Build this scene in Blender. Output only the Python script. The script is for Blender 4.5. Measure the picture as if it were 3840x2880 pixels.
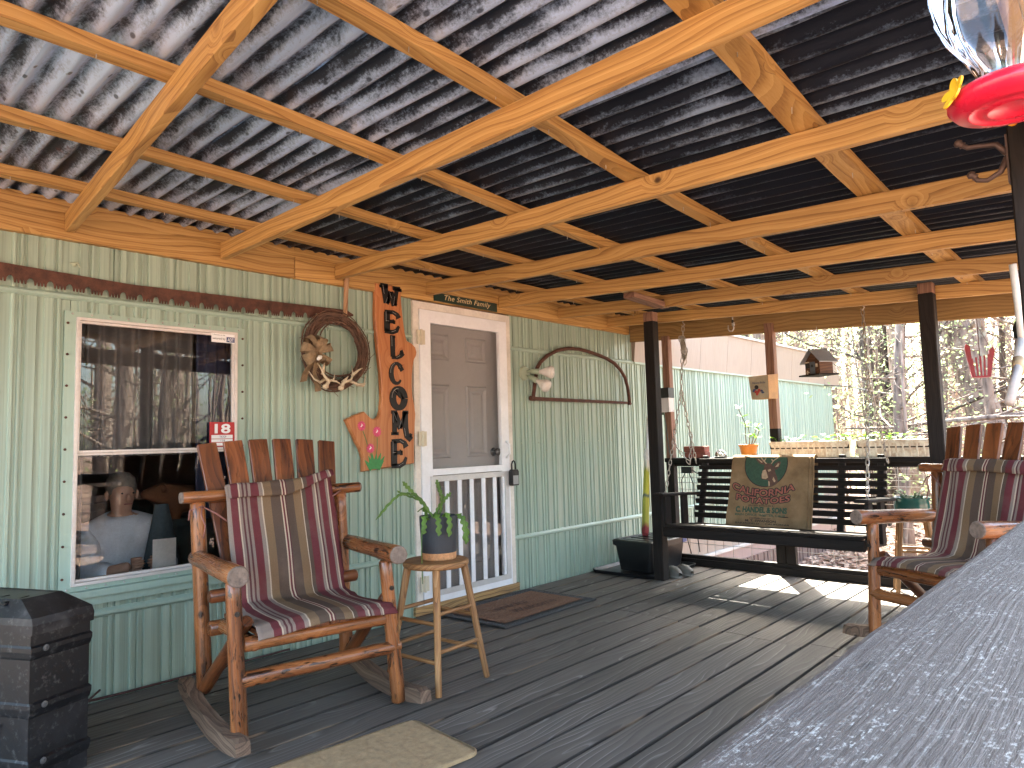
import bpy, bmesh, math, random
from mathutils import Vector, Matrix, noise
from math import sin, cos, pi, radians, sqrt, atan2, hypot, exp

for o in list(bpy.data.objects): bpy.data.objects.remove(o)
SC = bpy.context.scene
COL = SC.collection
random.seed(11)

# ---------------------------------------------------------------- camera
cam = bpy.data.cameras.new('camera')
cam.sensor_width = 36.0
cam.lens = 36.0 * 2635.6 / 3840.0
cam.clip_start = 0.02
cam.clip_end = 600
cam_o = bpy.data.objects.new('camera', cam)
COL.objects.link(cam_o)
yaw, pit, rol = 0.737195, 0.0815747, -0.0278065
fw = Vector((cos(yaw)*cos(pit), sin(yaw)*cos(pit), sin(pit)))
r0 = Vector((sin(yaw), -cos(yaw), 0)); u0 = r0.cross(fw)
cr = r0*cos(rol) + u0*sin(rol); cu = u0*cos(rol) - r0*sin(rol)
cam_o.matrix_world = Matrix(((cr.x, cu.x, -fw.x, 0), (cr.y, cu.y, -fw.y, -3.66681),
                             (cr.z, cu.z, -fw.z, 1.12), (0, 0, 0, 1)))
SC.camera = cam_o

# ---------------------------------------------------------------- light
SUN_AZ, SUN_EL = radians(33.5), radians(47.0)
w = bpy.data.worlds.new('World'); SC.world = w; w.use_nodes = True
nt = w.node_tree; nt.nodes.clear()
sky = nt.nodes.new('ShaderNodeTexSky'); sky.sky_type = 'NISHITA'; sky.sun_disc = False
sky.sun_elevation = SUN_EL; sky.sun_rotation = pi/2 - SUN_AZ
sky.air_density = 1.0; sky.dust_density = 4.0; sky.ozone_density = 1.0
bgn = nt.nodes.new('ShaderNodeBackground'); bgn.inputs['Strength'].default_value = 0.14
wo = nt.nodes.new('ShaderNodeOutputWorld')
nt.links.new(sky.outputs[0], bgn.inputs[0]); nt.links.new(bgn.outputs[0], wo.inputs[0])
sl = bpy.data.lights.new('sun', 'SUN'); sl.energy = 4.6; sl.angle = radians(0.53); sl.color = (1.0, .95, .87)
sun = bpy.data.objects.new('sun', sl); COL.objects.link(sun)
sd = Vector((cos(SUN_EL)*cos(SUN_AZ), cos(SUN_EL)*sin(SUN_AZ), sin(SUN_EL)))
sun.location = (8, 6, 12)
sun.rotation_euler = sd.to_track_quat('Z', 'Y').to_euler()
vs = SC.view_settings
vs.view_transform = 'Standard'; vs.look = 'None'; vs.gamma = 1; vs.use_curve_mapping = False
vs.exposure = 4.2
vs.use_white_balance = True; vs.white_balance_temperature = 6900; vs.white_balance_tint = 5
SC.render.resolution_x = 1024; SC.render.resolution_y = 768
SC.cycles.max_bounces = 10; SC.cycles.diffuse_bounces = 5; SC.cycles.transparent_max_bounces = 16

# ---------------------------------------------------------------- node helper
class NT:
    def __init__(s, name):
        s.m = bpy.data.materials.new(name); s.m.use_nodes = True
        s.t = s.m.node_tree; s.b = s.t.nodes['Principled BSDF']; s.out = s.t.nodes['Material Output']
    def n(s, typ, ins=None, **kw):
        x = s.t.nodes.new('ShaderNode' + typ)
        for k, v in kw.items(): setattr(x, k, v)
        for k, v in (ins or {}).items(): s.put(x.inputs[k], v)
        return x
    def put(s, sock, v):
        if isinstance(v, bpy.types.NodeSocket): s.t.links.new(v, sock)
        elif isinstance(v, tuple) and len(v) == 3 and sock.type == 'RGBA': sock.default_value = (*v, 1)
        else: sock.default_value = v
    def coord(s, rnd=True, kind='Object'):
        c = s.n('TexCoord').outputs[kind]
        if rnd:
            oi = s.n('ObjectInfo').outputs['Random']
            k = s.n('VectorMath', {0: (37.1, 17.3, 29.7)}, operation='SCALE'); s.put(k.inputs['Scale'], oi)
            c = s.n('VectorMath', {0: c, 1: k.outputs[0]}, operation='ADD').outputs[0]
        return c
    def rnd(s): return s.n('ObjectInfo').outputs['Random']
    def map(s, v, sc=(1, 1, 1), loc=(0, 0, 0), rot=(0, 0, 0)):
        return s.n('Mapping', {'Vector': v, 'Scale': sc, 'Location': loc, 'Rotation': rot}).outputs[0]
    def noise(s, v, scale=5, det=3, ro=.5, dist=0):
        return s.n('TexNoise', {'Vector': v, 'Scale': scale, 'Detail': det, 'Roughness': ro, 'Distortion': dist}).outputs[0]
    def vor(s, v, scale=5, rand=1, feat='F1'):
        return s.n('TexVoronoi', {'Vector': v, 'Scale': scale, 'Randomness': rand}, feature=feat)
    def ramp(s, f, stops, interp='LINEAR'):
        r = s.n('ValToRGB', {0: f}); e = r.color_ramp; e.interpolation = interp
        while len(e.elements) > 1: e.elements.remove(e.elements[-1])
        for i, (p, c) in enumerate(stops):
            el = e.elements[0] if i == 0 else e.elements.new(p)
            el.position = p
            el.color = (*c, 1) if isinstance(c, tuple) else (c, c, c, 1)
        return r.outputs[0]
    def mix(s, f, a, b, mode='MIX'):
        x = s.n('Mix', data_type='RGBA', blend_type=mode)
        s.put(x.inputs[0], f); s.put(x.inputs[6], a); s.put(x.inputs[7], b)
        return x.outputs[2]
    def math(s, op, a, b=0.0, c=0.0):
        return s.n('Math', {0: a, 1: b, 2: c}, operation=op).outputs[0]
    def bump(s, h, st=.3, d=.01):
        s.put(s.b.inputs['Normal'], s.n('Bump', {'Height': h, 'Strength': st, 'Distance': d}).outputs[0])
    def done(s, col=None, rough=.6, metal=0.0, spec=.5):
        if col is not None: s.put(s.b.inputs['Base Color'], col)
        s.put(s.b.inputs['Roughness'], rough); s.put(s.b.inputs['Metallic'], metal)
        s.put(s.b.inputs['Specular IOR Level'], spec)
        return s.m

def plain(name, col, rough=.6, metal=0.0, vary=.12, scale=8, bump=0.0, spec=.5):
    """a colour with uneven wear, so that nothing is perfectly flat"""
    s = NT(name); c = s.coord()
    n1 = s.noise(c, scale, 5, .6); n2 = s.noise(c, scale*9, 3, .6)
    f = s.math('ADD', s.math('MULTIPLY', n1, .7), s.math('MULTIPLY', n2, .3))
    lo = tuple(x*(1-vary*1.6) for x in col); hi = tuple(min(1, x*(1+vary*1.2)+vary*.01) for x in col)
    k = s.ramp(f, [(.3, lo), (.7, hi)])
    if bump: s.bump(f, bump, .004)
    return s.done(k, s.ramp(n1, [(.3, max(.05, rough-.1)), (.7, min(1, rough+.1))]), metal, spec)

def wood(name, light, mid, dark, ring=26, rough=.55, knots=.62, streak=.4, spec=.4, vary=.25, fine=.35, bump=.25, along=.35, fleck=0.0):
    """timber with the grain along local X: growth rings, fibres, knots"""
    s = NT(name); c = s.coord()
    warp = s.noise(s.map(c, (along*2.2, 2.2, 2.2)), 2.0, 2, .5)
    w2 = s.n('VectorMath', {0: s.map(c, (along*.25, 1, 1)), 1: s.n('CombineXYZ', {0: 0.0, 1: s.math('MULTIPLY', warp, .15), 2: s.math('MULTIPLY', warp, .11)}).outputs[0]}, operation='ADD').outputs[0]
    kv = s.vor(s.map(c, (4.6, 6.0, 6.0)), 1.0)
    on = s.math('GREATER_THAN', s.n('SeparateColor', {0: kv.outputs['Color']}).outputs[0], knots)
    kd = s.math('ADD', kv.outputs['Distance'], s.math('MULTIPLY', s.math('SUBTRACT', 1.0, on), 3.0))
    pull = s.math('MULTIPLY', s.n('MapRange', {0: kd, 1: 0.0, 2: .35, 3: 1.0, 4: 0.0}).outputs[0], .05)
    w3 = s.n('VectorMath', {0: w2, 1: s.n('CombineXYZ', {0: 0.0, 1: pull, 2: pull}).outputs[0]}, operation='ADD').outputs[0]
    wv = s.n('TexWave', {'Vector': w3, 'Scale': ring, 'Distortion': .9, 'Detail': 3, 'Detail Scale': 1.0, 'Detail Roughness': .6}, wave_type='RINGS', rings_direction='X', wave_profile='SAW').outputs[1]
    fib = s.noise(s.map(c, (3, 90, 90)), 2.2, 4, .65)
    blot = s.noise(s.map(c, (.7, 5, 5)), 1.6, 3, .6)
    wc = s.n('TexWave', {'Vector': w3, 'Scale': ring*.38, 'Distortion': 1.2, 'Detail': 3, 'Detail Scale': .8, 'Detail Roughness': .6}, wave_type='RINGS', rings_direction='X', wave_profile='SIN').outputs[1]
    wv = s.math('ADD', s.math('MULTIPLY', wv, .55), s.math('MULTIPLY', wc, .45))
    g = s.math('ADD', s.math('MULTIPLY', wv, 1-fine), s.math('MULTIPLY', fib, fine))
    k = s.ramp(g, [(.18, light), (.55, mid), (.86, dark)])
    k = s.mix(s.math('MULTIPLY', s.ramp(blot, [(.42, 0.0), (.72, 1.0)]), streak), k, dark, 'MIX')
    if fleck:
        fk = s.noise(s.map(c, (5.5, 26, 26)), 2.0, 3, .7, .5)
        k = s.mix(s.math('MULTIPLY', s.ramp(fk, [(.56, 0.0), (.62, 1.0)]), fleck), k, tuple(x*.35 for x in dark))
        gl = s.noise(s.map(c, (1.2, 4, 4)), 1.5, 2)
        k = s.mix(s.ramp(gl, [(.5, 0.0), (.7, .5)]), k, tuple(min(1, x*1.5) for x in light))
    tint = s.ramp(s.rnd(), [(0.0, 1-vary), (1.0, 1+vary*.3)])
    k = s.mix(1.0, k, tint, 'MULTIPLY')
    kn = s.ramp(kd, [(.04, 1.0), (.065, .75), (.085, .25), (.14, .0)])
    k = s.mix(kn, k, tuple(x*.28 for x in dark))
    s.bump(g, bump, .003)
    return s.done(k, s.ramp(fib, [(.3, rough-.1), (.7, rough+.12)]), 0, spec)

# ---------------------------------------------------------------- geometry helper
WM = {}                      # world matrix of each object built so far
XF = [Matrix()]              # current placement
def link(o, parent=None, world=None):
    world = XF[0].copy() if world is None else world
    COL.objects.link(o); WM[o] = world
    if parent is not None:
        o.parent = parent; o.matrix_basis = WM[parent].inverted() @ world
    else: o.matrix_basis = world
    return o
def tag(o, label=None, cat=None, group=None, kind=None):
    if label: o['label'] = label
    if cat: o['category'] = cat
    if group: o['group'] = group
    if kind: o['kind'] = kind
    return o
def thing(name, label, cat, loc, rz=0.0, group=None, kind=None):
    o = bpy.data.objects.new(name, None); o.empty_display_size = .1
    link(o, None, Matrix.Translation(loc) @ Matrix.Rotation(rz, 4, 'Z'))
    return tag(o, label, cat, group, kind)

class MB:
    def __init__(s): s.v = []; s.f = []; s.mi = []; s.cur = 0
    def add(s, vs_, fs):
        o = len(s.v); s.v += [tuple(p) for p in vs_]
        for f in fs: s.f.append([i+o for i in f]); s.mi.append(s.cur)
        return s
    def box(s, lo, hi):
        x0, y0, z0 = lo; x1, y1, z1 = hi
        return s.add([(x0, y0, z0), (x1, y0, z0), (x1, y1, z0), (x0, y1, z0), (x0, y0, z1), (x1, y0, z1), (x1, y1, z1), (x0, y1, z1)],
                     [(3, 2, 1, 0), (4, 5, 6, 7), (0, 1, 5, 4), (1, 2, 6, 5), (2, 3, 7, 6), (3, 0, 4, 7)])
    def tube(s, pts, rad, seg=8, caps=True, flat=1.0):
        pts = [Vector(p) for p in pts]; n = len(pts)
        rad = rad if isinstance(rad, (list, tuple)) else [rad]*n
        up = Vector((0, 0, 1)); vs_ = []; fs = []; pu = None
        for i, p in enumerate(pts):
            d = (pts[min(i+1, n-1)] - pts[max(i-1, 0)])
            d = d.normalized() if d.length > 1e-9 else Vector((1, 0, 0))
            if pu is None: pu = d.cross(up) if abs(d.z) < .95 else d.cross(Vector((0, 1, 0)))
            pu = (pu - d*pu.dot(d))
            pu = pu.normalized() if pu.length > 1e-9 else d.orthogonal().normalized()
            q = d.cross(pu)
            for k in range(seg):
                a = 2*pi*k/seg
                vs_.append(p + pu*(cos(a)*rad[i]) + q*(sin(a)*rad[i]*flat))
        for i in range(n-1):
            for k in range(seg):
                a, b = i*seg+k, i*seg+(k+1) % seg
                fs.append((a, b, b+seg, a+seg))
        if caps:
            fs.append(tuple(range(seg-1, -1, -1))); fs.append(tuple((n-1)*seg+k for k in range(seg)))
        return s.add(vs_, fs)
    def lathe(s, prof, seg=24, c=(0, 0, 0), M=None, sx=1.0, sy=1.0):
        vs_ = []; fs = []; n = len(prof)
        for r, z in prof:
            for k in range(seg):
                a = 2*pi*k/seg; p = Vector((cos(a)*r*sx, sin(a)*r*sy, z))
                if M is not None: p = M @ p
                vs_.append((p.x+c[0], p.y+c[1], p.z+c[2]))
        for i in range(n-1):
            for k in range(seg):
                a, b = i*seg+k, i*seg+(k+1) % seg
                fs.append((a, b, b+seg, a+seg))
        if prof[0][0] > 1e-5: fs.append(tuple(range(seg-1, -1, -1)))
        if prof[-1][0] > 1e-5: fs.append(tuple((n-1)*seg+k for k in range(seg)))
        return s.add(vs_, fs)
    def ext(s, poly, fn, t=.004):
        """closed outline (a,b) -> slab of thickness t; fn(a,b,c) gives the point"""
        n = len(poly)
        s.add([fn(a, b, 0) for a, b in poly] + [fn(a, b, t) for a, b in poly],
              [tuple(range(n-1, -1, -1)), tuple(range(n, 2*n))] + [(i, (i+1) % n, (i+1) % n+n, i+n) for i in range(n)])
        return s
    def stroke(s, pts, wd, fn, t=.003):
        """flat brush stroke of width wd (number or list) along (a,b) points"""
        n = len(pts); wd = wd if isinstance(wd, (list, tuple)) else [wd]*n; L = []; R = []
        for i, (a, b) in enumerate(pts):
            a0, b0 = pts[max(i-1, 0)]; a1, b1 = pts[min(i+1, n-1)]
            l = hypot(a1-a0, b1-b0) or 1; nx, ny = -(b1-b0)/l, (a1-a0)/l
            L.append((a+nx*wd[i]/2, b+ny*wd[i]/2)); R.append((a-nx*wd[i]/2, b-ny*wd[i]/2))
        vs_ = []
        for l, r in zip(L, R): vs_ += [fn(*l, 0), fn(*r, 0), fn(*l, t), fn(*r, t)]
        fs = []
        for i in range(n-1):
            a = i*4; b = a+4
            fs += [(a+2, a+3, b+3, b+2), (a, b, b+1, a+1), (a, a+2, b+2, b), (a+1, b+1, b+3, a+3)]
        fs += [(0, 1, 3, 2), (n*4-4, n*4-2, n*4-1, n*4-3)]
        return s.add(vs_, fs)
    def grid(s, fn, nu, nv, closed_u=False):
        vs_ = [fn(i/nu, j/nv) for j in range(nv+1) for i in range(nu+(0 if closed_u else 1))]
        w_ = nu if closed_u else nu+1; fs = []
        for j in range(nv):
            for i in range(nu):
                a = j*w_+i; b = j*w_+(i+1) % w_
                fs.append((a, b, b+w_, a+w_))
        return s.add(vs_, fs)
    def build(s, name, mat, parent=None, smooth=False, world=None):
        me = bpy.data.meshes.new(name)
        wm = XF[0] if world is None else world
        me.from_pydata(s.v, [], s.f)
        mats = mat if isinstance(mat, (list, tuple)) else [mat]
        for m in mats: me.materials.append(m)
        if len(mats) > 1: me.polygons.foreach_set('material_index', s.mi)
        if smooth: me.polygons.foreach_set('use_smooth', [True]*len(me.polygons))
        me.update()
        return link(bpy.data.objects.new(name, me), parent, wm.copy())

def local(o_parent): return WM[o_parent]
def frame(p0, p1, up=(0, 0, 1)):
    p0, p1 = Vector(p0), Vector(p1); x = (p1-p0).normalized(); u = Vector(up)
    y = u.cross(x)
    if y.length < 1e-4: y = Vector((0, 1, 0)).cross(x) if abs(x.y) < .9 else Vector((1, 0, 0)).cross(x)
    y.normalize(); z = x.cross(y)
    return Matrix(((x.x, y.x, z.x, p0.x), (x.y, y.y, z.y, p0.y), (x.z, y.z, z.z, p0.z), (0, 0, 0, 1))), (p1-p0).length
BOXC = {}
def boxmesh(L, wd, h, bev, mat):
    key = (round(L, 4), round(wd, 4), round(h, 4), bev, mat.name)
    if key in BOXC: return BOXC[key]
    bm = bmesh.new(); bmesh.ops.create_cube(bm, size=1)
    for v in bm.verts: v.co = Vector(((v.co.x+.5)*L, v.co.y*wd, v.co.z*h))
    if bev: bmesh.ops.bevel(bm, geom=list(bm.edges), offset=bev, segments=1, affect='EDGES')
    me = bpy.data.meshes.new('board'); bm.to_mesh(me); bm.free(); me.materials.append(mat); BOXC[key] = me
    return me
def board(name, p0, p1, wd, h, mat, parent=None, up=(0, 0, 1), bev=.003):
    M, L = frame(p0, p1, up)
    return link(bpy.data.objects.new(name, boxmesh(L, wd, h, bev, mat)), parent, XF[0] @ M)
def log(name, p0, p1, r0_, r1_, mat, parent=None, seg=14, n=9, wob=.05, dome=.25, seed=None, endm=None):
    """peeled pole: wobbling, tapering, with rounded ends; grain along local X"""
    M, L = frame(p0, p1); sd_ = random.random()*50 if seed is None else seed
    m = MB(); vs_ = []; fs = []; ts = [0.0, .012] + [i/n for i in range(1, n)] + [.988, 1.0]
    for i, t in enumerate(ts):
        r = r0_+(r1_-r0_)*t
        if i == 0 or i == len(ts)-1: r *= 1-dome
        cy = (noise.noise((t*3, sd_, 0)))*r*.35*wob*4; cz = (noise.noise((t*3, sd_, 9)))*r*.35*wob*4
        for k in range(seg):
            a = 2*pi*k/seg
            q = r*(1+wob*noise.noise((cos(a)*1.3+sd_, sin(a)*1.3, t*L*5))+wob*.5*noise.noise((cos(a)*4+sd_, sin(a)*4, t*L*14)))
            vs_.append((t*L, cy+cos(a)*q, cz+sin(a)*q))
    k_ = len(ts)
    for i in range(k_-1):
        for k in range(seg):
            a, b = i*seg+k, i*seg+(k+1) % seg
            fs.append((a, b, b+seg, a+seg))
    fs.append(tuple(range(seg-1, -1, -1))); fs.append(tuple((k_-1)*seg+k for k in range(seg)))
    m.add(vs_, fs)
    o = m.build(name, mat, parent, False, XF[0] @ M)
    if endm: o.data.materials.append(endm)
    for p in o.data.polygons:
        p.use_smooth = len(p.vertices) == 4
        if endm and (p.center.x < .012*L or p.center.x > .988*L): p.material_index = 1
    return o
def textmesh(txt, size=1.0, shear=0.0, offset=0.0, space=1.0):
    c = bpy.data.curves.new('t', 'FONT'); c.body = txt; c.size = size; c.shear = shear; c.offset = offset
    c.space_character = space; c.resolution_u = 3; c.fill_mode = 'FRONT'
    o = bpy.data.objects.new('t', c); COL.objects.link(o); bpy.context.view_layer.update()
    me = bpy.data.meshes.new_from_object(o.evaluated_get(bpy.context.evaluated_depsgraph_get()))
    v = [(p.co.x, p.co.y) for p in me.vertices]; f = [tuple(q.vertices) for q in me.polygons]
    bpy.data.objects.remove(o); bpy.data.curves.remove(c); bpy.data.meshes.remove(me)
    return v, f
def fit(v, box):
    x0 = min(a for a, b in v); x1 = max(a for a, b in v); y0 = min(b for a, b in v); y1 = max(b for a, b in v)
    X0, Y0, X1, Y1 = box
    return [(X0+(a-x0)/(x1-x0)*(X1-X0), Y0+(b-y0)/(y1-y0)*(Y1-Y0)) for a, b in v]

# ================================================================= materials
pine   = wood('amber_pine', (.58, .365, .135), (.45, .255, .080), (.20, .092, .028), ring=24, knots=.80, streak=.25, rough=.5, vary=.2, fine=.4, bump=.12, along=.22)
pine2  = wood('weathered_pine', (.32, .205, .075), (.25, .15, .05), (.12, .06, .022), ring=30, knots=.85, streak=.4, rough=.65, vary=.15)
barew  = wood('bare_post_wood', (.30, .17, .11), (.24, .125, .08), (.12, .06, .04), ring=26, rough=.7, knots=.8, streak=.3)
chairw = wood('varnished_log', (.37, .145, .050), (.22, .074, .025), (.026, .011, .007), ring=16, rough=.28, knots=.80, streak=.85, vary=.12, fine=.6, spec=.55, along=.35, fleck=.9)
slatw  = wood('varnished_slat', (.23, .078, .026), (.15, .044, .015), (.018, .008, .005), ring=24, rough=.36, knots=.75, streak=.7, vary=.3, spec=.5, fleck=.5)
greyw  = wood('grey_rocker_wood', (.23, .150, .100), (.145, .088, .056), (.045, .025, .017), ring=24, rough=.8, knots=.7, streak=.6, vary=.2)
darkw  = wood('dark_brown_paint_wood', (.015, .0105, .0085), (.011, .0078, .0064), (.005, .0036, .003), ring=30, rough=.68, knots=.92, streak=.3, vary=.12, bump=.3, spec=.25)
stoolw = wood('worn_stool_wood', (.38, .215, .095), (.28, .135, .048), (.11, .047, .02), ring=40, rough=.6, knots=.9, streak=.5, vary=.15)
signw  = wood('cedar_slab', (.50, .215, .085), (.43, .165, .060), (.33, .105, .036), ring=14, rough=.4, knots=.8, streak=.25, vary=.0, along=.5)
endg   = plain('grey_end_grain', (.17, .13, .105), .85, 0, .35, 60, .4)
palew  = wood('pale_handle_wood', (.55, .36, .22), (.44, .26, .14), (.22, .11, .06), ring=25, rough=.7, knots=.95, streak=.3)

def deck_mat():
    s = NT('charcoal_deck_stain'); c = s.coord()
    warp = s.noise(s.map(c, (.5, 3, 3)), 2, 2)
    v = s.n('VectorMath', {0: s.map(c, (.08, 1, 1)), 1: s.n('CombineXYZ', {0: 0.0, 1: s.math('MULTIPLY', warp, .13), 2: s.math('MULTIPLY', warp, .09)}).outputs[0]}, operation='ADD').outputs[0]
    wv = s.n('TexWave', {'Vector': v, 'Scale': 20, 'Distortion': 1.4, 'Detail': 3, 'Detail Scale': 1.2}, wave_type='RINGS', rings_direction='X', wave_profile='SAW').outputs[1]
    fib = s.noise(s.map(c, (2.5, 70, 70)), 2.5, 4, .7)
    dirt = s.noise(s.map(c, (.8, 3, 3)), 2.2, 5, .65)
    g = s.math('ADD', s.math('MULTIPLY', wv, .5), s.math('MULTIPLY', fib, .5))
    k = s.ramp(g, [(.2, (.128, .112, .096)), (.55, (.094, .081, .070)), (.85, (.046, .039, .034))])
    k = s.mix(s.ramp(dirt, [(.45, 0.0), (.8, .55)]), k, (.14, .125, .108))
    k = s.mix(s.ramp(s.noise(s.map(c, (5, 55, 55)), 1.5, 3, .7), [(.68, 0.0), (.76, .55)]), k, (.30, .235, .17))
    k = s.mix(s.math('MULTIPLY', s.ramp(wv, [(.80, 0.0), (.95, .8)]), s.ramp(s.noise(s.map(c, (.9, 4, 4)), 2, 2), [(.38, .1), (.6, 1.0)])), k, (.27, .25, .23))
    k = s.mix(1.0, k, s.ramp(s.rnd(), [(0.0, .78), (1.0, 1.12)]), 'MULTIPLY')
    ey = s.math('ABSOLUTE', s.n('SeparateXYZ', {0: s.coord(False)}).outputs[1])
    en = s.noise(s.map(c, (1.4, 30, 30)), 2, 4, .7)
    k = s.mix(s.ramp(s.math('ADD', ey, s.math('MULTIPLY', s.math('SUBTRACT', en, .5), .012)), [(.0655, 0.0), (.069, .8)]), k, s.ramp(s.noise(s.map(c, (.9, 3, 3)), 2, 2), [(.56, (.016, .013, .011)), (.62, (.20, .135, .085))]))  # gap shade painted along board edges, with grime and pale worn wood
    s.bump(g, .35, .003)
    return s.done(k, s.ramp(dirt, [(.3, .55), (.7, .75)]), 0, .3)
deckm = deck_mat()

def railcap_mat():
    s = NT('weathered_grey_rail'); c = s.coord()
    warp = s.noise(s.map(c, (1.6, 3, 3)), 1.5, 2)
    v = s.n('VectorMath', {0: s.map(c, (.03, 1, 1)), 1: s.n('CombineXYZ', {0: 0.0, 1: s.math('MULTIPLY', warp, .035), 2: 0.0}).outputs[0]}, operation='ADD').outputs[0]
    ln = s.noise(s.map(v, (1.3, 120, 120)), 1.6, 3, .75)
    fib = s.noise(s.map(c, (9, 80, 80)), 3, 5, .8)
    big = s.noise(s.map(c, (5, 11, 11)), 2.0, 4, .65)
    k = s.ramp(fib, [(.25, (.048, .040, .036)), (.5, (.076, .0635, .058)), (.75, (.118, .100, .093))])
    k = s.mix(s.math('MULTIPLY', s.ramp(ln, [(.61, 0.0), (.67, 1.0)]), s.ramp(big, [(.35, .15), (.6, .75)])), k, (.31, .305, .285))
    k = s.mix(s.ramp(ln, [(.30, .55), (.38, 0.0)]), k, (.05, .045, .044))
    fl = s.noise(s.map(c, (42, 80, 80)), 3.0, 5, .8)
    m = s.math('MULTIPLY', s.ramp(fl, [(.55, 0.0), (.60, 1.0)]), s.ramp(big, [(.44, .10), (.62, 1.0)]))
    k = s.mix(s.math('MULTIPLY', m, .85), k, (.45, .45, .42))
    dk = s.vor(s.map(c, (2.4, 8, 8)), 1.5)
    k = s.mix(s.ramp(s.math('ADD', dk.outputs['Distance'], s.math('MULTIPLY', fl, .10)), [(.085, .85), (.13, 0.0)]), k, (.03, .028, .028))
    s.bump(s.math('ADD', fib, s.math('MULTIPLY', ln, 1.2)), .6, .004)
    return s.done(k, .6, 0, .45)
railm = railcap_mat()

def siding(name, col, streak=.16):
    s = NT(name); c = s.coord(False)
    st = s.noise(s.map(c, (34, 34, .25)), 1.6, 4, .7)
    sm = s.noise(c, 1.2, 4, .6)
    dirt = s.noise(s.map(c, (9, 9, 2.2)), 1.3, 5, .7)
    lo = tuple(x*(1-streak*1.3) for x in col); hi = tuple(min(.95, x*(1+streak)) for x in col)
    k = s.ramp(st, [(.3, lo), (.7, hi)])
    k = s.mix(s.ramp(sm, [(.4, 0.0), (.75, .35)]), k, tuple(x*.8 for x in col))
    k = s.mix(s.ramp(dirt, [(.6, 0.0), (.85, .45)]), k, (.19, .18, .12))
    s.bump(s.noise(c, 120, 2), .05, .002)
    return s.done(k, .36, 0, .55)
green = siding('sage_green_metal', (.315, .412, .335), .22)
gtrim = siding('sage_green_trim', (.325, .44, .365), .06)
tanm  = siding('tan_metal', (.31, .25, .205), .08)
bskirt = siding('brown_board_skirting', (.20, .135, .115), .25)
pskirt = siding('pink_brown_band', (.36, .255, .225), .1)

def galv(name, light, dark, cut, soft, wear, rust=False, metal=.5, big_amt=.9):  # wear: strength of the strips, worn coat plus painted ridge shading
    """galvanised sheet with a ragged worn dark coat; tone strips along the corrugations paint in ridge shading"""
    s = NT(name); c = s.coord(False); oi = s.rnd()
    sh = s.n('CombineXYZ', {0: s.math('MULTIPLY', oi, 31), 1: s.math('MULTIPLY', oi, 13), 2: 0.0}).outputs[0]
    c2 = s.n('VectorMath', {0: c, 1: sh}, operation='ADD').outputs[0]
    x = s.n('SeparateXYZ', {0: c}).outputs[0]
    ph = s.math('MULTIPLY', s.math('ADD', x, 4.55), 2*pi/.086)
    strip = s.math('MULTIPLY', s.math('SINE', s.math('ADD', ph, -1.05)), wear)  # corrugation shading painted in as periodic strips, along with the worn coat
    big = s.noise(s.map(c2, (1.5, .9, 1)), 1.7, 3, .55, .3)
    mid = s.noise(s.map(c2, (14, 3.2, 1)), 1.8, 5, .72, .4)
    fin = s.noise(s.map(c2, (55, 38, 10)), 2.0, 4, .75)
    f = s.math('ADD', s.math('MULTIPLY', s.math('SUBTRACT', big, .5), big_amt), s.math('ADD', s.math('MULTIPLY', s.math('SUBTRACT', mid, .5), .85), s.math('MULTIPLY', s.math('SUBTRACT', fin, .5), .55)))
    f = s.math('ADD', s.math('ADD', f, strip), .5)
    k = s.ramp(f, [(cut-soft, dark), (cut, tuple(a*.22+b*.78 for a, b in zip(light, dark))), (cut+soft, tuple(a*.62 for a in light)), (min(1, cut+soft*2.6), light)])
    spots = s.vor(s.map(c2, (12, 6, 1)), 1.7)
    k = s.mix(s.ramp(spots.outputs['Distance'], [(.10, .8), (.16, 0.0)]), k, dark)
    if rust:
        rr = s.noise(s.map(c2, (5, 3, 1)), 1.3, 4, .7)
        k = s.mix(s.ramp(rr, [(.66, 0.0), (.75, .9)]), k, (.13, .035, .022))
    s.bump(s.math('ADD', mid, fin), .3, .005)
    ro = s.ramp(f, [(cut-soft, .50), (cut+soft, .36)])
    return s.done(k, ro, metal, .5)
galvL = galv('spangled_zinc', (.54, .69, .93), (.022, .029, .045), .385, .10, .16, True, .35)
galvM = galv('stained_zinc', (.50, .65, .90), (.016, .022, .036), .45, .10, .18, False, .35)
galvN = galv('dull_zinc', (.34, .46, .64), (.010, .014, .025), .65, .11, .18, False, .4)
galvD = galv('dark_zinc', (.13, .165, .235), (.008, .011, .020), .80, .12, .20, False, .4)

whitep = plain('white_door_paint', (.78, .80, .83), .45, 0, .07, 5)
wtrim  = plain('worn_white_trim', (.68, .64, .57), .55, 0, .16, 6)
alum   = plain('window_aluminium', (.62, .58, .55), .42, .25, .1, 9)
doorg  = plain('grey_door_paint', (.33, .315, .31), .5, 0, .06, 3)
blackp = plain('black_plastic', (.006, .006, .007), .38, 0, .25, 6)
blackm = plain('black_paint', (.014, .013, .012), .35, 0, .2, 10)
steel  = plain('steel', (.45, .44, .42), .35, .9, .2, 20)
wirem  = plain('galvanised_wire', (.50, .49, .47), .45, .6, .2, 20)
rusty  = plain('rusty_iron', (.105, .045, .030), .85, .25, .45, 26, .4)
room   = plain('dim_room', (.30, .26, .23), .9, 0, .2, 2)

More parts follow.
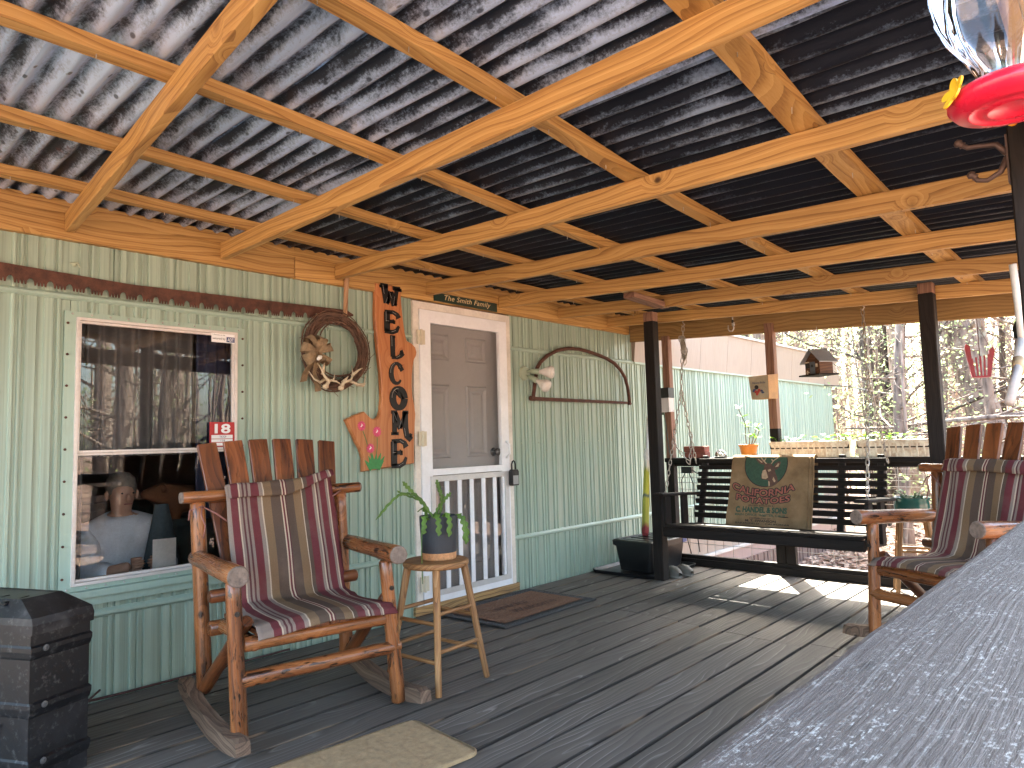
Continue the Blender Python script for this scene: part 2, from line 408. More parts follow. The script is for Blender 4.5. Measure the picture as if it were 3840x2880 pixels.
def glass_mat(name, tint, ior=1.75, rough=.0, base=.0):
    s = NT(name)
    fr = s.n('Fresnel', {'IOR': ior}).outputs[0]
    fr = s.math('ADD', fr, base)
    tr = s.n('BsdfTransparent', {'Color': tint}); gl = s.n('BsdfGlossy', {'Color': (1., 1., 1.), 'Roughness': rough})
    mx = s.n('MixShader', {0: fr, 1: tr.outputs[0], 2: gl.outputs[0]})
    s.t.links.new(mx.outputs[0], s.out.inputs[0]); return s.m
winglass = glass_mat('window_glass', (.92, .93, .93), 1.6)
screenm = NT('insect_screen')
_tr = screenm.n('BsdfTransparent', {'Color': (1., 1., 1.)}); _df = screenm.n('BsdfDiffuse', {'Color': (.20, .20, .20)})
_mx = screenm.n('MixShader', {0: .18, 1: _tr.outputs[0], 2: _df.outputs[0]})
screenm.t.links.new(_mx.outputs[0], screenm.out.inputs[0]); screenm = screenm.m

# ================================================================= ground
def ground_mat():
    s = NT('leaf_litter_ground'); c = s.coord(False)
    a = s.noise(c, .25, 5, .6); b = s.noise(c, 9, 4, .7); d = s.vor(c, 14)
    k = s.ramp(b, [(.3, (.15, .085, .06)), (.5, (.27, .17, .125)), (.7, (.40, .28, .215))])
    k = s.mix(.55, k, s.mix(.5, d.outputs['Color'], (.30, .19, .14)), 'MULTIPLY')
    k = s.mix(s.ramp(a, [(.35, 0.0), (.7, .6)]), k, (.26, .185, .14))
    s.bump(d.outputs['Distance'], .5, .03)
    return s.done(k, .85)
groundm = ground_mat()
GZ = -.57
m = MB()
def gz(x, y):
    z = GZ + .04*noise.noise((x*.3, y*.3, 2))
    if y < -4: z -= min(.36, (-4-y)*.5)
    d = hypot(x-5, y+1)
    if d > 18: z += (d-18)*.012 + .25*noise.noise((x*.06, y*.06, 0))
    return z
N = 70
def gpt(u, v):
    a = (u-.5)*2; b = (v-.5)*2
    x = 5 + (a*12 + (abs(a)**3)*(1 if a > 0 else -1)*260); y = -1 + (b*12 + (abs(b)**3)*(1 if b > 0 else -1)*260)
    return (x, y, gz(x, y) if abs(x-5) < 90 and abs(y+1) < 90 else GZ+.6)
m.grid(gpt, N, N)
tag(m.build('ground', groundm, None, True), kind='structure')

# ================================================================= mobile home
home = thing('mobile_home', 'sage green ribbed metal mobile home along the back of the porch', 'house', (5, 0, GZ))
TR = .004
PATS = [[(.036, 0), (.020, 1), (.008, 0), (.008, 1), (.009, 0), (.022, 1), (.012, 0), (.008, 1), (.008, 0), (.012, 1)],
        [(.030, 0), (.008, 1), (.007, 0), (.008, 1), (.007, 0), (.030, 1), (.014, 0), (.018, 1), (.007, 0), (.009, 1)]]
prof = []; xx = -1.6; k = 0
rr = random.Random(5)
while xx < 11.6:
    for wd, l in PATS[k % 2]:
        wd *= rr.uniform(1.15, 1.9)
        prof.append((xx, l)); prof.append((xx+wd, l)); xx += wd+TR
    k += 1
PROF = prof
def rib(x):
    for (a, l), (b, l2) in zip(PROF, PROF[1:]):
        if a <= x <= b: return l + (l2-l)*(x-a)/max(b-a, 1e-6)
    return 0
def panel(name, x0, x1, z0, z1, mat, y=0.0, dep=.011, parent=home, x_gap=.0015):
    x0 += x_gap; x1 -= x_gap
    xs = [(x0, rib(x0))] + [(a, l) for a, l in PROF if x0 < a < x1] + [(x1, rib(x1))]
    m = MB(); n = len(xs)
    vs_ = [(a, y-dep*l, z0) for a, l in xs] + [(a, y-dep*l, z1) for a, l in xs] + [(x0, y+.012, z0), (x1, y+.012, z0), (x0, y+.012, z1), (x1, y+.012, z1)]
    fs = [(i, i+1, n+i+1, n+i) for i in range(n-1)]
    fs += [(2*n, 0, n, 2*n+2), (n-1, 2*n+1, 2*n+3, 2*n-1)]
    m.add(vs_, fs)
    return m.build(name, mat, parent)
PW = .889
seam = [1.01+PW*i for i in range(-3, 12)]
WX0, WX1, WZ0, WZ1 = .985, 1.848, .50, 1.777
DX0, DX1, DZ1 = 3.03, 3.995, 2.09
def band(z0, z1, seams, holes=(), mat=green, x_end=11.4):
    xs = sorted(set([-1.5, x_end] + [s_ for s_ in seams if -1.5 < s_ < x_end] + [h for q in holes for h in q if -1.5 < h < x_end]))
    for a, b in zip(xs, xs[1:]):
        if b-a < .01 or any(h0-1e-6 <= a and b <= h1+1e-6 for h0, h1 in holes): continue
        panel('wall_panel', a, b, z0, z1, mat)
band(.40, WZ0, seam, [(DX0, DX1)]); band(WZ0, WZ1, seam, [(WX0, WX1), (DX0, DX1)]); band(WZ1, 1.83, seam, [(DX0, DX1)])
band(1.86, 2.12, [s_+.18 for s_ in seam], [(DX0, DX1)], x_end=5.75)
band(-.02, .37, [s_+.29 for s_ in seam], [(DX0, DX1)], x_end=5.75)
for a, b in zip(seam, seam[1:]):
    if a > 5.4 and a < 11: panel('wall_panel', max(a, 5.75), min(b, 11.4), .10, .37, green)
def hbar(name, x0, x1, z, h, out, mat, y=0.0):
    """rounded drip moulding running along the wall"""
    m = MB(); pr = [(.004, -h/2), (-out*.55, -h/2), (-out, -h*.2), (-out, h*.15), (-out*.5, h/2), (.004, h/2)]
    n = len(pr); vs_ = [(x, y+a, z+b) for x in (x0, x1) for a, b in pr]
    m.add(vs_, [(i, (i+1) % n, (i+1) % n+n, i+n) for i in range(n)] + [tuple(range(n-1, -1, -1)), tuple(range(n, 2*n))])
    return m.build(name, mat, home)
for a, b in ((-1.5, DX0-.002), (DX1+.002, 11.4)):
    hbar('wall_moulding', a, b, 1.845, .032, .022, gtrim)
    hbar('wall_moulding', a, b, .385, .036, .026, gtrim)
# far part beyond the porch: tan fascia, skirting
for i in range(9):
    a = 5.76+i*.66
    m = MB(); b = min(a+.656, 11.72)
    if b <= a: continue
    m.add([(a, -.03, 1.85), (b, -.03, 1.85), (b, -.075, 2.28), (a, -.075, 2.28), (a, .03, 1.85), (b, .03, 1.85), (b, .03, 2.28), (a, .03, 2.28)],
          [(0, 1, 2, 3), (4, 7, 6, 5), (0, 4, 5, 1), (3, 2, 6, 7), (1, 5, 6, 2), (0, 3, 7, 4)])
    m.build('fascia_panel', tanm, home)
m = MB(); m.box((5.76, -.10, 2.281), (11.75, .05, 2.305)); m.build('roof_drip_edge', plain('pale_metal', (.6, .58, .55), .4, .3), home)
m = MB(); m.box((5.76, -.035, 1.832), (11.72, .01, 1.849)); m.build('fascia_trim', gtrim, home)
for i in range(30):
    a = 5.76+i*.19; m = MB(); m.box((a, -.012-.004*(i % 2), -.14), (a+.186, .02, .098)); m.build('skirting_panel', tanm, home)
m = MB(); m.box((5.76, -.07, -.165), (11.5, .02, -.142)); m.build('skirting_ledge', plain('pale_ledge', (.55, .50, .45), .6), home)
m = MB(); m.box((5.76, -.05, -.30), (11.5, .02, -.167)); m.build('skirting_band', pskirt, home)
for i in range(60):
    a = 5.78+i*.095; m = MB(); m.box((a, -.055-.006*((i*7) % 3), -.66), (a+.083, .02, -.302)); m.build('skirting_board', bskirt, home)
# body of the house
m = MB()
m.add([(-1.5, .02, 2.30), (11.7, .02, 2.30), (11.7, 2.2, 2.62), (-1.5, 2.2, 2.62), (11.7, 4.4, 2.30), (-1.5, 4.4, 2.30)], [(0, 1, 2, 3), (3, 2, 4, 5)])
m.box((-1.5, .02, 2.25), (11.7, 4.4, 2.30)); m.build('roof', plain('house_roof', (.32, .31, .30), .6, .2), home)
m = MB(); m.box((11.38, .022, GZ-.1), (11.42, 4.35, 2.25)); m.box((-1.5, .022, GZ-.1), (-1.46, 4.35, 2.25)); m.box((-1.46, 4.3, GZ-.1), (11.38, 4.35, 2.25))
m.build('end_wall', green, home)
m = MB()   # liner behind the panels, with the window and door openings left free
for a, b, c_, d in ((-1.46, WX0, -.02, 2.25), (WX0, WX1, -.02, WZ0), (WX0, WX1, WZ1, 2.25), (WX1, DX0+.02, -.02, 2.25), (DX0+.02, DX1-.02, DZ1, 2.25), (DX1-.02, 11.38, -.02, 2.25)):
    m.box((a, .014, c_), (b, .05, d))
m.build('wall_liner', room, home)
m = MB(); m.box((.2, 2.4, .0), (3.0, 2.45, 2.25)); m.box((.15, .05, .0), (.2, 2.45, 2.25)); m.box((3.0, .05, .0), (3.05, 2.45, 2.25)); m.box((.15, .05, -.05), (3.05, 2.45, -.0)); m.box((.15, .05, 2.2), (3.05, 2.45, 2.248))
m.build('room_wall', room, home)
# ---- window
m = MB()
fl = .045
for lo, hi in (((WX0, -.016, WZ0), (WX0+fl, .014, WZ1)), ((WX1-fl, -.016, WZ0), (WX1, .014, WZ1)), ((WX0+fl, -.016, WZ1-fl*.6), (WX1-fl, .014, WZ1)), ((WX0+fl, -.016, WZ0), (WX1-fl, .014, WZ0+fl*.5))): m.box(lo, hi)
win = m.build('window', gtrim, home)
wx0, wx1 = WX0+fl, WX1-fl
m = MB()
for lo, hi in (((wx0, -.028, .523), (wx0+.013, .02, 1.75)), ((wx1-.013, -.028, .523), (wx1, .02, 1.75)), ((wx0+.013, -.028, 1.737), (wx1-.013, .02, 1.75)), ((wx0+.013, -.028, .523), (wx1-.013, .02, .536))): m.box(lo, hi)
m.build('frame', alum, win)
for z0, z1, yy in ((1.122, 1.736, -.004), (.537, 1.121, .010)):
    m = MB(); a, b = wx0+.0135, wx1-.0135; t = .011
    for lo, hi in (((a, yy-.012, z0), (a+t, yy+.008, z1)), ((b-t, yy-.012, z0), (b, yy+.008, z1)), ((a+t, yy-.012, z1-t), (b-t, yy+.008, z1)), ((a+t, yy-.012, z0), (b-t, yy+.008, z0+t))): m.box(lo, hi)
    m.build('sash', alum, win)
    m = MB(); m.add([(a+t, yy, z0+t), (b-t, yy, z0+t), (b-t, yy, z1-t), (a+t, yy, z1-t)], [(0, 1, 2, 3)]); m.build('pane', winglass, win)
for i in range(11):
    for zz in (WZ1-.012, WZ0+.01):
        m = MB(); m.lathe([(.005, 0), (.005, .003), (.003, .005)], 8, (WX0+.03+i*.08, -.016, zz), Matrix.Rotation(pi/2, 3, 'X')); m.build('screw', steel, win)
for i in range(9):
    for xx in (WX0+.012, WX1-.012):
        m = MB(); m.lathe([(.006, 0), (.006, .004), (.003, .006)], 8, (xx, -.016, .56+i*.145), Matrix.Rotation(pi/2, 3, 'X')); m.build('screw', rusty, win)
m = MB(); m.box((WX0-.02, -.05, .468), (WX1+.02, .0, .498)); m.box((WX0, -.032, .43), (WX1, .0, .466)); m.build('sill', gtrim, win)
whiteS = plain('sticker_white', (.78, .78, .78), .5, 0, .03); redS = plain('sticker_red', (.42, .02, .025), .5, 0, .05); blueS = plain('sticker_blue', (.03, .05, .16), .5, 0, .05); inkS = plain('print_ink', (.03, .03, .035), .6, 0, .1)
def flat_on(y, mats, name, parent, items):
    m = MB()
    for idx, kind, data in items:
        m.cur = idx[0]; yy = y-idx[1]
        if kind == 'r':
            a, b, c_, d = data; m.add([(a, yy, b), (c_, yy, b), (c_, yy, d), (a, yy, d)], [(0, 1, 2, 3)])
        else:
            t, box, kw = data; v, f = textmesh(t, **kw); v = fit(v, box); m.add([(a, yy, b) for a, b in v], f)
    return m.build(name, mats, parent)
o = flat_on(-.020, [whiteS, blueS, inkS], 'sticker', win, [((0, 0), 'r', (1.662, 1.690, 1.792, 1.738)), ((1, .0006), 'r', (1.744, 1.694, 1.789, 1.722)),
    ((2, .0006), 't', ('I choose to be', (1.668, 1.727, 1.735, 1.734), {})), ((2, .0006), 't', ('secured by', (1.668, 1.702, 1.738, 1.716), {'offset': .01})), ((0, .0012), 't', ('ADT', (1.749, 1.699, 1.784, 1.717), {'offset': .02}))])
tag(o, 'small white security sticker in the top corner of the pane')
o = flat_on(-.021, [redS, whiteS, inkS], 'sticker', win, [((0, 0), 'r', (1.655, 1.135, 1.79, 1.265)), ((1, .0006), 't', ('18', (1.682, 1.205, 1.768, 1.256), {'offset': .03})),
    ((1, .0006), 'r', (1.665, 1.178, 1.780, 1.197)), ((1, .0006), 'r', (1.665, 1.160, 1.780, 1.175)), ((1, .0006), 'r', (1.665, 1.141, 1.780, 1.156)), ((2, .0012), 't', ('TROOP', (1.708, 1.182, 1.745, 1.193), {})), ((2, .0012), 't', ('129', (1.715, 1.163, 1.738, 1.172), {}))])
tag(o, 'red sticker with a white number on the window')
# ---- door
m = MB()
for lo, hi in (((DX0, -.03, .0), (DX0+.048, .03, DZ1)), ((DX1-.052, -.03, .0), (DX1, .03, DZ1)), ((DX0+.048, -.03, 2.04), (DX1-.052, .03, DZ1))): m.box(lo, hi)
m.build('door_trim', wtrim, home)
m = MB(); m.box((DX0-.02, -.035, .002), (DX1+.03, .02, .058)); m.build('threshold', wood('worn_threshold', (.5, .33, .15), (.36, .21, .08), (.06, .04, .03), streak=.8, knots=.9), home)
sx0, sx1 = DX0+.05, DX1-.054
m = MB()
for lo, hi in (((sx0, -.042, .062), (3.172, -.012, 2.036)), ((3.858, -.042, .062), (sx1, -.012, 2.036)), ((3.172, -.042, 1.948), (3.858, -.012, 2.036)), ((3.172, -.042, .905), (3.858, -.012, .948)), ((3.172, -.042, .062), (3.858, -.012, .105))): m.box(lo, hi)
sdoor = m.build('screen_door', whitep, home)
m = MB()
for lo, hi in (((3.150, -.050, .105), (3.188, -.0425, .90)), ((3.878, -.050, .105), (3.922, -.0425, .90)), ((3.188, -.050, .862), (3.878, -.0425, .90)), ((3.188, -.050, .105), (3.878, -.0425, .142))): m.box(lo, hi)
m.build('guard_frame', plain('grey_white_metal', (.56, .56, .55), .45, .2), sdoor)
for xx in (3.292, 3.411, 3.528, 3.648, 3.765):
    m = MB(); m.box((xx-.018, -.051, .143), (xx+.018, -.044, .861)); m.build('slat', whitep, sdoor)
m = MB(); m.add([(3.173, -.026, .949), (3.857, -.026, .949), (3.857, -.026, 1.947), (3.173, -.026, 1.947)], [(0, 1, 2, 3)]); m.build('screen', screenm, sdoor)
lglass = glass_mat('lower_door_glass', (.92, .91, .90), 1.5, .02)
m = MB(); m.add([(3.173, -.028, .106), (3.857, -.028, .106), (3.857, -.028, .904), (3.173, -.028, .904)], [(0, 1, 2, 3)]); m.build('lower_pane', lglass, sdoor)
for zz in (1.841, 1.155, .201):
    m = MB(); m.box((DX0+.018, -.052, zz-.048), (DX0+.085, -.043, zz+.048)); m.tube([(DX0+.05, -.055, zz-.052), (DX0+.05, -.055, zz+.052)], .009, 10); m.build('hinge', plain('cream_hinge', (.6, .55, .42), .5), sdoor)
m = MB(); m.tube([(3.905, -.045, 1.12), (3.905, -.075, 1.10), (3.905, -.078, 1.03), (3.905, -.045, 1.0)], .009, 8); m.build('pull_handle', whitep, sdoor, True)
m = MB(); m.box((DX0+.03, .045, .03), (DX1-.02, .085, 2.05)); edoor = m.build('entry_door', doorg, home)
def emboss(x0, x1, z0, z1):
    m = MB(); y = .045; w1, w2 = .018, .036
    ring = lambda a, yy: [(x0+a, yy, z0+a), (x1-a, yy, z0+a), (x1-a, yy, z1-a), (x0+a, yy, z1-a)]
    m.add(ring(0, y-.0005) + ring(w1*.5, y-.012) + ring(w1, y-.012) + ring(w2, y-.002) + ring(w2+.012, y-.002) + ring(w2+.03, y-.009),
          [(j*4+i, j*4+(i+1) % 4, (j+1)*4+(i+1) % 4, (j+1)*4+i) for j in range(5) for i in range(4)] + [(20, 21, 22, 23)])
    m.build('panel', doorg, edoor)
for a, b in ((3.19, 3.415), (3.578, 3.795)):
    emboss(a, b, 1.71, 1.895); emboss(a, b, 1.015, 1.535); emboss(a, b, .25, .86)
m = MB(); M3 = Matrix.Rotation(pi/2, 3, 'X'); m.lathe([(.03, 0), (.032, .008), (.012, .012), (.012, .03), (.026, .042), (.03, .055), (.022, .068), (0, .072)], 20, (3.852, .045, 1.046), M3); m.build('knob', plain('dark_nickel', (.12, .115, .11), .3, .9), edoor, True)

# ================================================================= deck
deck = thing('porch_deck', 'charcoal grey plank deck running along the house wall', 'deck', (3, -1.8, 0))
pitch = .1557; rd = random.Random(3); y = -.035
row = 0
while y > -3.55:
    yc = y-pitch/2; wd = pitch-rd.uniform(.010, .018)
    xj = 3.94+.13*(yc+1.14)+rd.uniform(-.008, .008)
    if row % 9 == 5: xj = 3.9
    for a, b in ((-1.2, xj-.002), (xj+.002, 5.74)):
        dz = rd.uniform(-.003, .001)
        board('deck_board', (a, yc, -.0175+dz), (b, yc, -.0175+dz+rd.uniform(-.001, .001)), wd, .035, deckm, deck, bev=.0015)
    y -= pitch; row += 1
DY1 = y
for xx in (-1.1, .3, 1.2, 2.1, 3.0, 3.9, 4.8, 5.7):
    board('joist', (xx, -.05, -.13), (xx, DY1, -.13), .038, .18, darkw, deck)
for yy in (-.05, DY1-.022):
    board('rim_board', (-1.2, yy, -.15), (5.74, yy, -.15), .038, .24, darkw, deck)
board('rim_board', (5.762, -.05, -.15), (5.762, DY1, -.15), .038, .24, darkw, deck)
for xx in (-1.0, 1.2, 3.4, 5.65):
    for yy in (-.3, -1.9, -3.5): board('pier', (xx, yy, GZ-.45), (xx, yy, -.22), .14, .14, darkw, deck)

# ================================================================= roof
proof = thing('porch_roof', 'amber pine rafters carrying a corrugated metal porch roof', 'porch roof', (3, -1.8, 2.1))
SX = [(-2, .03), (.97, .02), (1.7, .004), (2.41, -.026), (3.13, -.042), (3.87, -.05), (4.59, -.054), (5.31, -.058), (7, -.06)]
def slope(x):
    for (a, s1), (b, s2) in zip(SX, SX[1:]):
        if a <= x <= b: return s1+(s2-s1)*(x-a)/(b-a)
    return -.06
def ztop(x, y): return 2.226 + slope(x)*(-y-.04)
YE = -3.62
for i, (x, dr) in enumerate(((.245, -.08), (.987, -.0857), (1.716, -.012), (2.429, 0), (3.158, 0), (3.884, 0), (4.606, 0), (5.332, 0))):
    L = -YE-.042
    p0 = (x, -.042, ztop(x, 0)-.0445); p1 = (x+dr*L, YE, ztop(x, YE)-.0445)
    board('rafter', p0, p1, .039, .089, pine, proof, bev=.003)
board('rim_rafter', (5.705, -.04, 2.222-.095), (5.705, YE, 2.222-.095-.0565*3.58), .038, .19, pine2, proof)
board('ledger_board', (-1.5, -.022, 2.195), (2.14, -.022, 2.195), .036, .185, pine, proof)
board('ledger_board', (2.143, -.022, 2.195), (5.68, -.022, 2.195), .036, .185, pine, proof)
def bent(name, yc, wd, h, mat, x0=-1.5, x1=6.28):
    m = MB(); n = 16; vs_ = []
    for i in range(n+1):
        x = x0+(x1-x0)*i/n; z = ztop(x, yc)+.0005
        vs_ += [(x, yc-wd/2, z), (x, yc+wd/2, z), (x, yc+wd/2, z+h), (x, yc-wd/2, z+h)]
    fs = [(i*4+k, i*4+(k+1) % 4, i*4+4+(k+1) % 4, i*4+4+k) for i in range(n) for k in range(4)] + [(3, 2, 1, 0), (n*4, n*4+1, n*4+2, n*4+3)]
    m.add(vs_, fs); return m.build(name, mat, proof)
PUR = ((-2.86, .092), (-2.165, .058), (-1.51, .05), (-.885, .045), (-.345, .045), (-.022, .04), (-3.5, .089))
for yc, wd in PUR: bent('purlin', yc, wd, .044, pine)
nailm = plain('nail', (.5, .47, .42), .4, .6)
m = MB()
for yc, wd in PUR[:5]:
    for i in range(22):
        x = -1.2+i*.31+rd.uniform(-.05, .05); yy = yc+rd.uniform(-.3, .3)*wd; z = ztop(x, yc)
        m.tube([(x, yy, z+.02), (x+rd.uniform(-.003, .003), yy, z-rd.uniform(.008, .022))], .0016, 5)
tag(m.build('nail_tips', nailm, proof), kind='stuff')
PITCH = .086; AMP = .0145
x = -1.55; i = 0
while x < 6.3:  # unseen overhang past the end rafter, extended to keep sun off the deck
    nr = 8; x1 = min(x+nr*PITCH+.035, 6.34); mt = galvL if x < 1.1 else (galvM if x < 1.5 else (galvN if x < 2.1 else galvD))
    dz = .003*(i % 2)
    def rp(u, v, x=x, x1=x1, dz=dz):
        X = x+(x1-x)*u; Y = .03+(-3.8-.03)*v
        z = ztop(X, Y)+.0455+AMP+dz + AMP*cos(2*pi*(X+1.55)/PITCH)
        z += .004*noise.noise((X*5, Y*2.4, i)) + .004*max(0, noise.noise((X*9, Y*6, 3+i)))
        return (X, Y, z)
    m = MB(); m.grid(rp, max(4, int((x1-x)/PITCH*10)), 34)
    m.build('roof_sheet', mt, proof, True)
    x = x+nr*PITCH; i += 1
board('blocking', (4.14, -1.03, 2.115), (4.56, -1.03, 2.098), .089, .038, barew, proof, up=(0, 0, 1))
board('blocking', (4.66, -1.02, 2.115), (4.58, -1.02, 2.115), .06, .06, barew, proof)
board('header_beam', (-1.5, -3.56, 2.12), (5.7, -3.56, 1.92), .06, .14, pine2, proof)

# ================================================================= posts
def post(label, x, y, z0, z1, wd, bare=.1, dp=None):
    t = thing('porch_post', label, 'post', (x, y, z0)); dp = dp or wd
    board('post_shaft', (x, y, z0), (x, y, z1-bare), wd, dp, darkw, t, bev=.005)
    board('post_top', (x, y, z1-bare), (x, y, z1), wd*.985, dp*.985, barew, t, bev=.004)
post('dark brown post standing on the deck beside the black storage tote', 4.96, -.705, 0, 2.135, .088, .075)
post('dark brown post behind the striped rocking chair, facing the woods', 5.262, -2.62, 0, 2.088, .09, .07)
post('grey brown post with an iron coat hook beside the hummingbird feeder', 2.615, -3.446, 0, 2.13, .09, .02)
t = thing('porch_post', 'slim brown corner post carrying the wall lantern', 'post', (5.68, -.43, 0))
board('post_shaft', (5.68, -.43, 0), (5.68, -.43, .895), .07, .07, darkw, t); board('post_top', (5.68, -.43, .9325), (5.68, -.43, 2.04), .066, .066, barew, t)
t = thing('porch_post', 'slim bare wood post holding the small painted birdhouse', 'post', (5.68, -1.39, .932))
board('post_top', (5.68, -1.39, 1.165), (5.68, -1.39, 2.03), .068, .068, barew, t); board('post_shaft', (5.68, -1.39, .933), (5.68, -1.39, 1.165), .07, .07, darkw, t)

# ================================================================= railings
def wire_panel(parent, a, b, z0, z1, axis, c0, nz, zs):
    m = MB()
    k = int(abs(b-a)/.165)
    P = (lambda s_, z: (c0, s_, z)) if axis == 'y' else (lambda s_, z: (s_, c0, z))
    for i in range(1, k+1):
        s_ = a+(b-a)*i/(k+1); m.tube([P(s_, z0), P(s_, z1)], .0024, 5, False)
    for z in zs: m.tube([P(a, z+.003), P(b, z+.003)], .0026, 5, False)
    return m.build('wire_panel', wirem, parent)
ZS = (.18, .30, .41, .50, .58, .65, .71, .755, .80, .84)
far = thing('porch_railing', 'dark brown railing with wire mesh behind the porch swing', 'railing', (5.68, -1.9, 0))
board('cap_board', (5.68, -.40, .914), (5.68, -3.46, .914), .15, .037, darkw, far)
board('top_rail', (5.68, -.465, .877), (5.68, -3.44, .877), .04, .036, darkw, far)
board('bottom_rail', (5.68, -.465, .045), (5.68, -3.44, .045), .045, .088, darkw, far)
board('kick_board', (5.65, -.465, .03), (5.65, -3.44, .03), .02, .058, darkw, far)
for yy in (-1.385, -1.465, -2.60, -2.70, -3.42): board('baluster_post', (5.68, yy, .0895), (5.68, yy, .8585), .075, .05, darkw, far, up=(1, 0, 0))
wire_panel(far, -.47, -3.4, .088, .86, 'y', 5.712, 0, ZS)
near = thing('porch_railing', 'weathered grey railing with a wide flat cap in the foreground', 'railing', (2, -3.57, 0))
m = MB()      # cap board with a worn, rounded edge
def cap(u, v):
    X = -1.2+u*6.8; pr = [(-.118, -.019), (-.118, .012), (-.111, .018), (-.06, .019), (0, .0185), (.06, .019), (.108, .0185), (.1145, .016), (.118, .010), (.118, -.019)]
    a, b = pr[int(round(v*9))]
    if b > .014 : b += .0012*noise.noise((X*7, a*30, 0))
    if a > .1: a += .0022*noise.noise((X*9, 0, 5))+.0015*noise.noise((X*40, 0, 8))
    return (X, a, b)
m.grid(cap, 400, 9)
m.add([cap(u, j/9) for u in (0, 1) for j in range(10)], [tuple(range(9, -1, -1)), tuple(range(10, 20))])
m.build('cap_board', railm, near, False, Matrix.Translation((0, -3.566, .911)))
board('top_rail', (-1.2, -3.555, .868), (5.6, -3.555, .868), .038, .045, darkw, near)
board('bottom_rail', (-1.2, -3.555, .06), (5.6, -3.555, .06), .038, .088, darkw, near)
for xx in (-.9, .85, 1.75, 3.5, 4.4, 5.5): board('baluster_post', (xx, -3.555, 0), (xx, -3.555, .845), .088, .045, darkw, near, up=(1, 0, 0))
wire_panel(near, -1.2, 5.6, .1, .86, 'x', -3.578, 0, ZS)

# ================================================================= rocking chairs
def place(loc, rz, tilt=0.0): XF[0] = Matrix.Translation(loc) @ Matrix.Rotation(rz, 4, 'Z') @ Matrix.Translation((0, .16, 0)) @ Matrix.Rotation(tilt, 4, 'X') @ Matrix.Translation((0, -.16, 0))
def noplace(): XF[0] = Matrix()
def rocking_chair(label, loc, rz, tilt=0.0, lean=0.0):
    t = thing('rocking_chair', label, 'rocking chair', loc, rz, 'log rocking chairs on the porch')
    place(loc, rz, tilt)
    for s in (-1, 1):
        log('leg', (s*.336, -.004, .012), (s*.322+lean, .0, .622), .032, .028, chairw, t)
        log('rear_post', (s*.328, .49, .10), (s*.335+lean*.5, .525, .895), .033, .031, chairw, t)
        log('arm', (s*.332+lean*1.1, -.115, .655), (s*.350, .56, .648), .040, .035, chairw, t, dome=.12, endm=endg)
        m = MB(); m.lathe([(.010, -.033), (.010, -.0385), (.006, -.0385), (.005, -.034)], 12, (s*.325+lean*.8, -.001, .505), Matrix.Rotation(pi/2, 3, 'X') @ Matrix.Scale(-1, 3, (0, 0, 1))); m.lathe([(.0095, -.036), (0, -.0362)], 12, (s*.325+lean*.8, -.001, .505), Matrix.Rotation(pi/2, 3, 'X') @ Matrix.Scale(-1, 3, (0, 0, 1))); m.build('bolt_hole', blackm, t)
        log('brace', (s*.30, .03, .46), (s*.33, .49, .10), .026, .028, slatw, t)
        log('seat_rail', (s*.285, -.01, .378), (s*.27, .45, .365), .028, .028, chairw, t)
        m = MB(); n = 22; vs_ = []; fs = []
        for i in range(n+1):
            y = -.165+.80*i/n; z = .004+.36*(y-.16)**2; dz = 2*.36*(y-.16); l = sqrt(1+dz*dz)
            h = .068-.012*abs(i/n-.5)*2; wv = .003*noise.noise((y*6, s*3, 1))
            ny, nz = -dz/l, 1/l; xa, xb = s*.376-.025+wv, s*.376+.027+wv
            if i in (0, n): h *= .8
            for x in (xa, xb): vs_ += [(x, y, z), (x, y+ny*h, z+nz*h)]
        for i in range(n):
            a = i*4; b = a+4
            fs += [(a, b, b+1, a+1), (a+2, a+3, b+3, b+2), (a+1, b+1, b+3, a+3), (a, a+2, b+2, b)]
        fs += [(0, 1, 3, 2), (n*4, n*4+2, n*4+3, n*4+1)]
        m.add(vs_, fs)
        # local x of the grain runs along the runner
        o = m.build('rocker', greyw, t)
        me = o.data; R = Matrix.Rotation(pi/2, 4, 'Z'); me.transform(R.inverted()); o.matrix_basis = o.matrix_basis @ R
    log('crossbar', (-.430, .515, .915), (.420, .515, .912), .026, .025, chairw, t, dome=.1, endm=endg)
    log('crossbar', (-.34, .40, .50), (.34, .40, .50), .028, .028, slatw, t)
    log('seat_bar', (-.325, .015, .376), (.325, .015, .372), .029, .028, chairw, t)
    log('seat_bar', (-.33, .44, .36), (.33, .44, .36), .032, .032, chairw, t)
    log('stretcher', (-.345, -.004, .252), (.345, -.004, .248), .030, .027, chairw, t)
    for i in range(6):
        k = i-2.5
        board('seat_slat', (k*.094, -.06, .418), (k*.094, .40, .412), .086, .020, slatw, t, bev=.003)
        board('back_slat', (k*.082, .392, .43), (k*.1165, .632, 1.158-.006*(k*k-2)*.4), .090-.002*abs(k), .021, slatw, t, up=(0, -1, .33), bev=.003)
    noplace(); return t

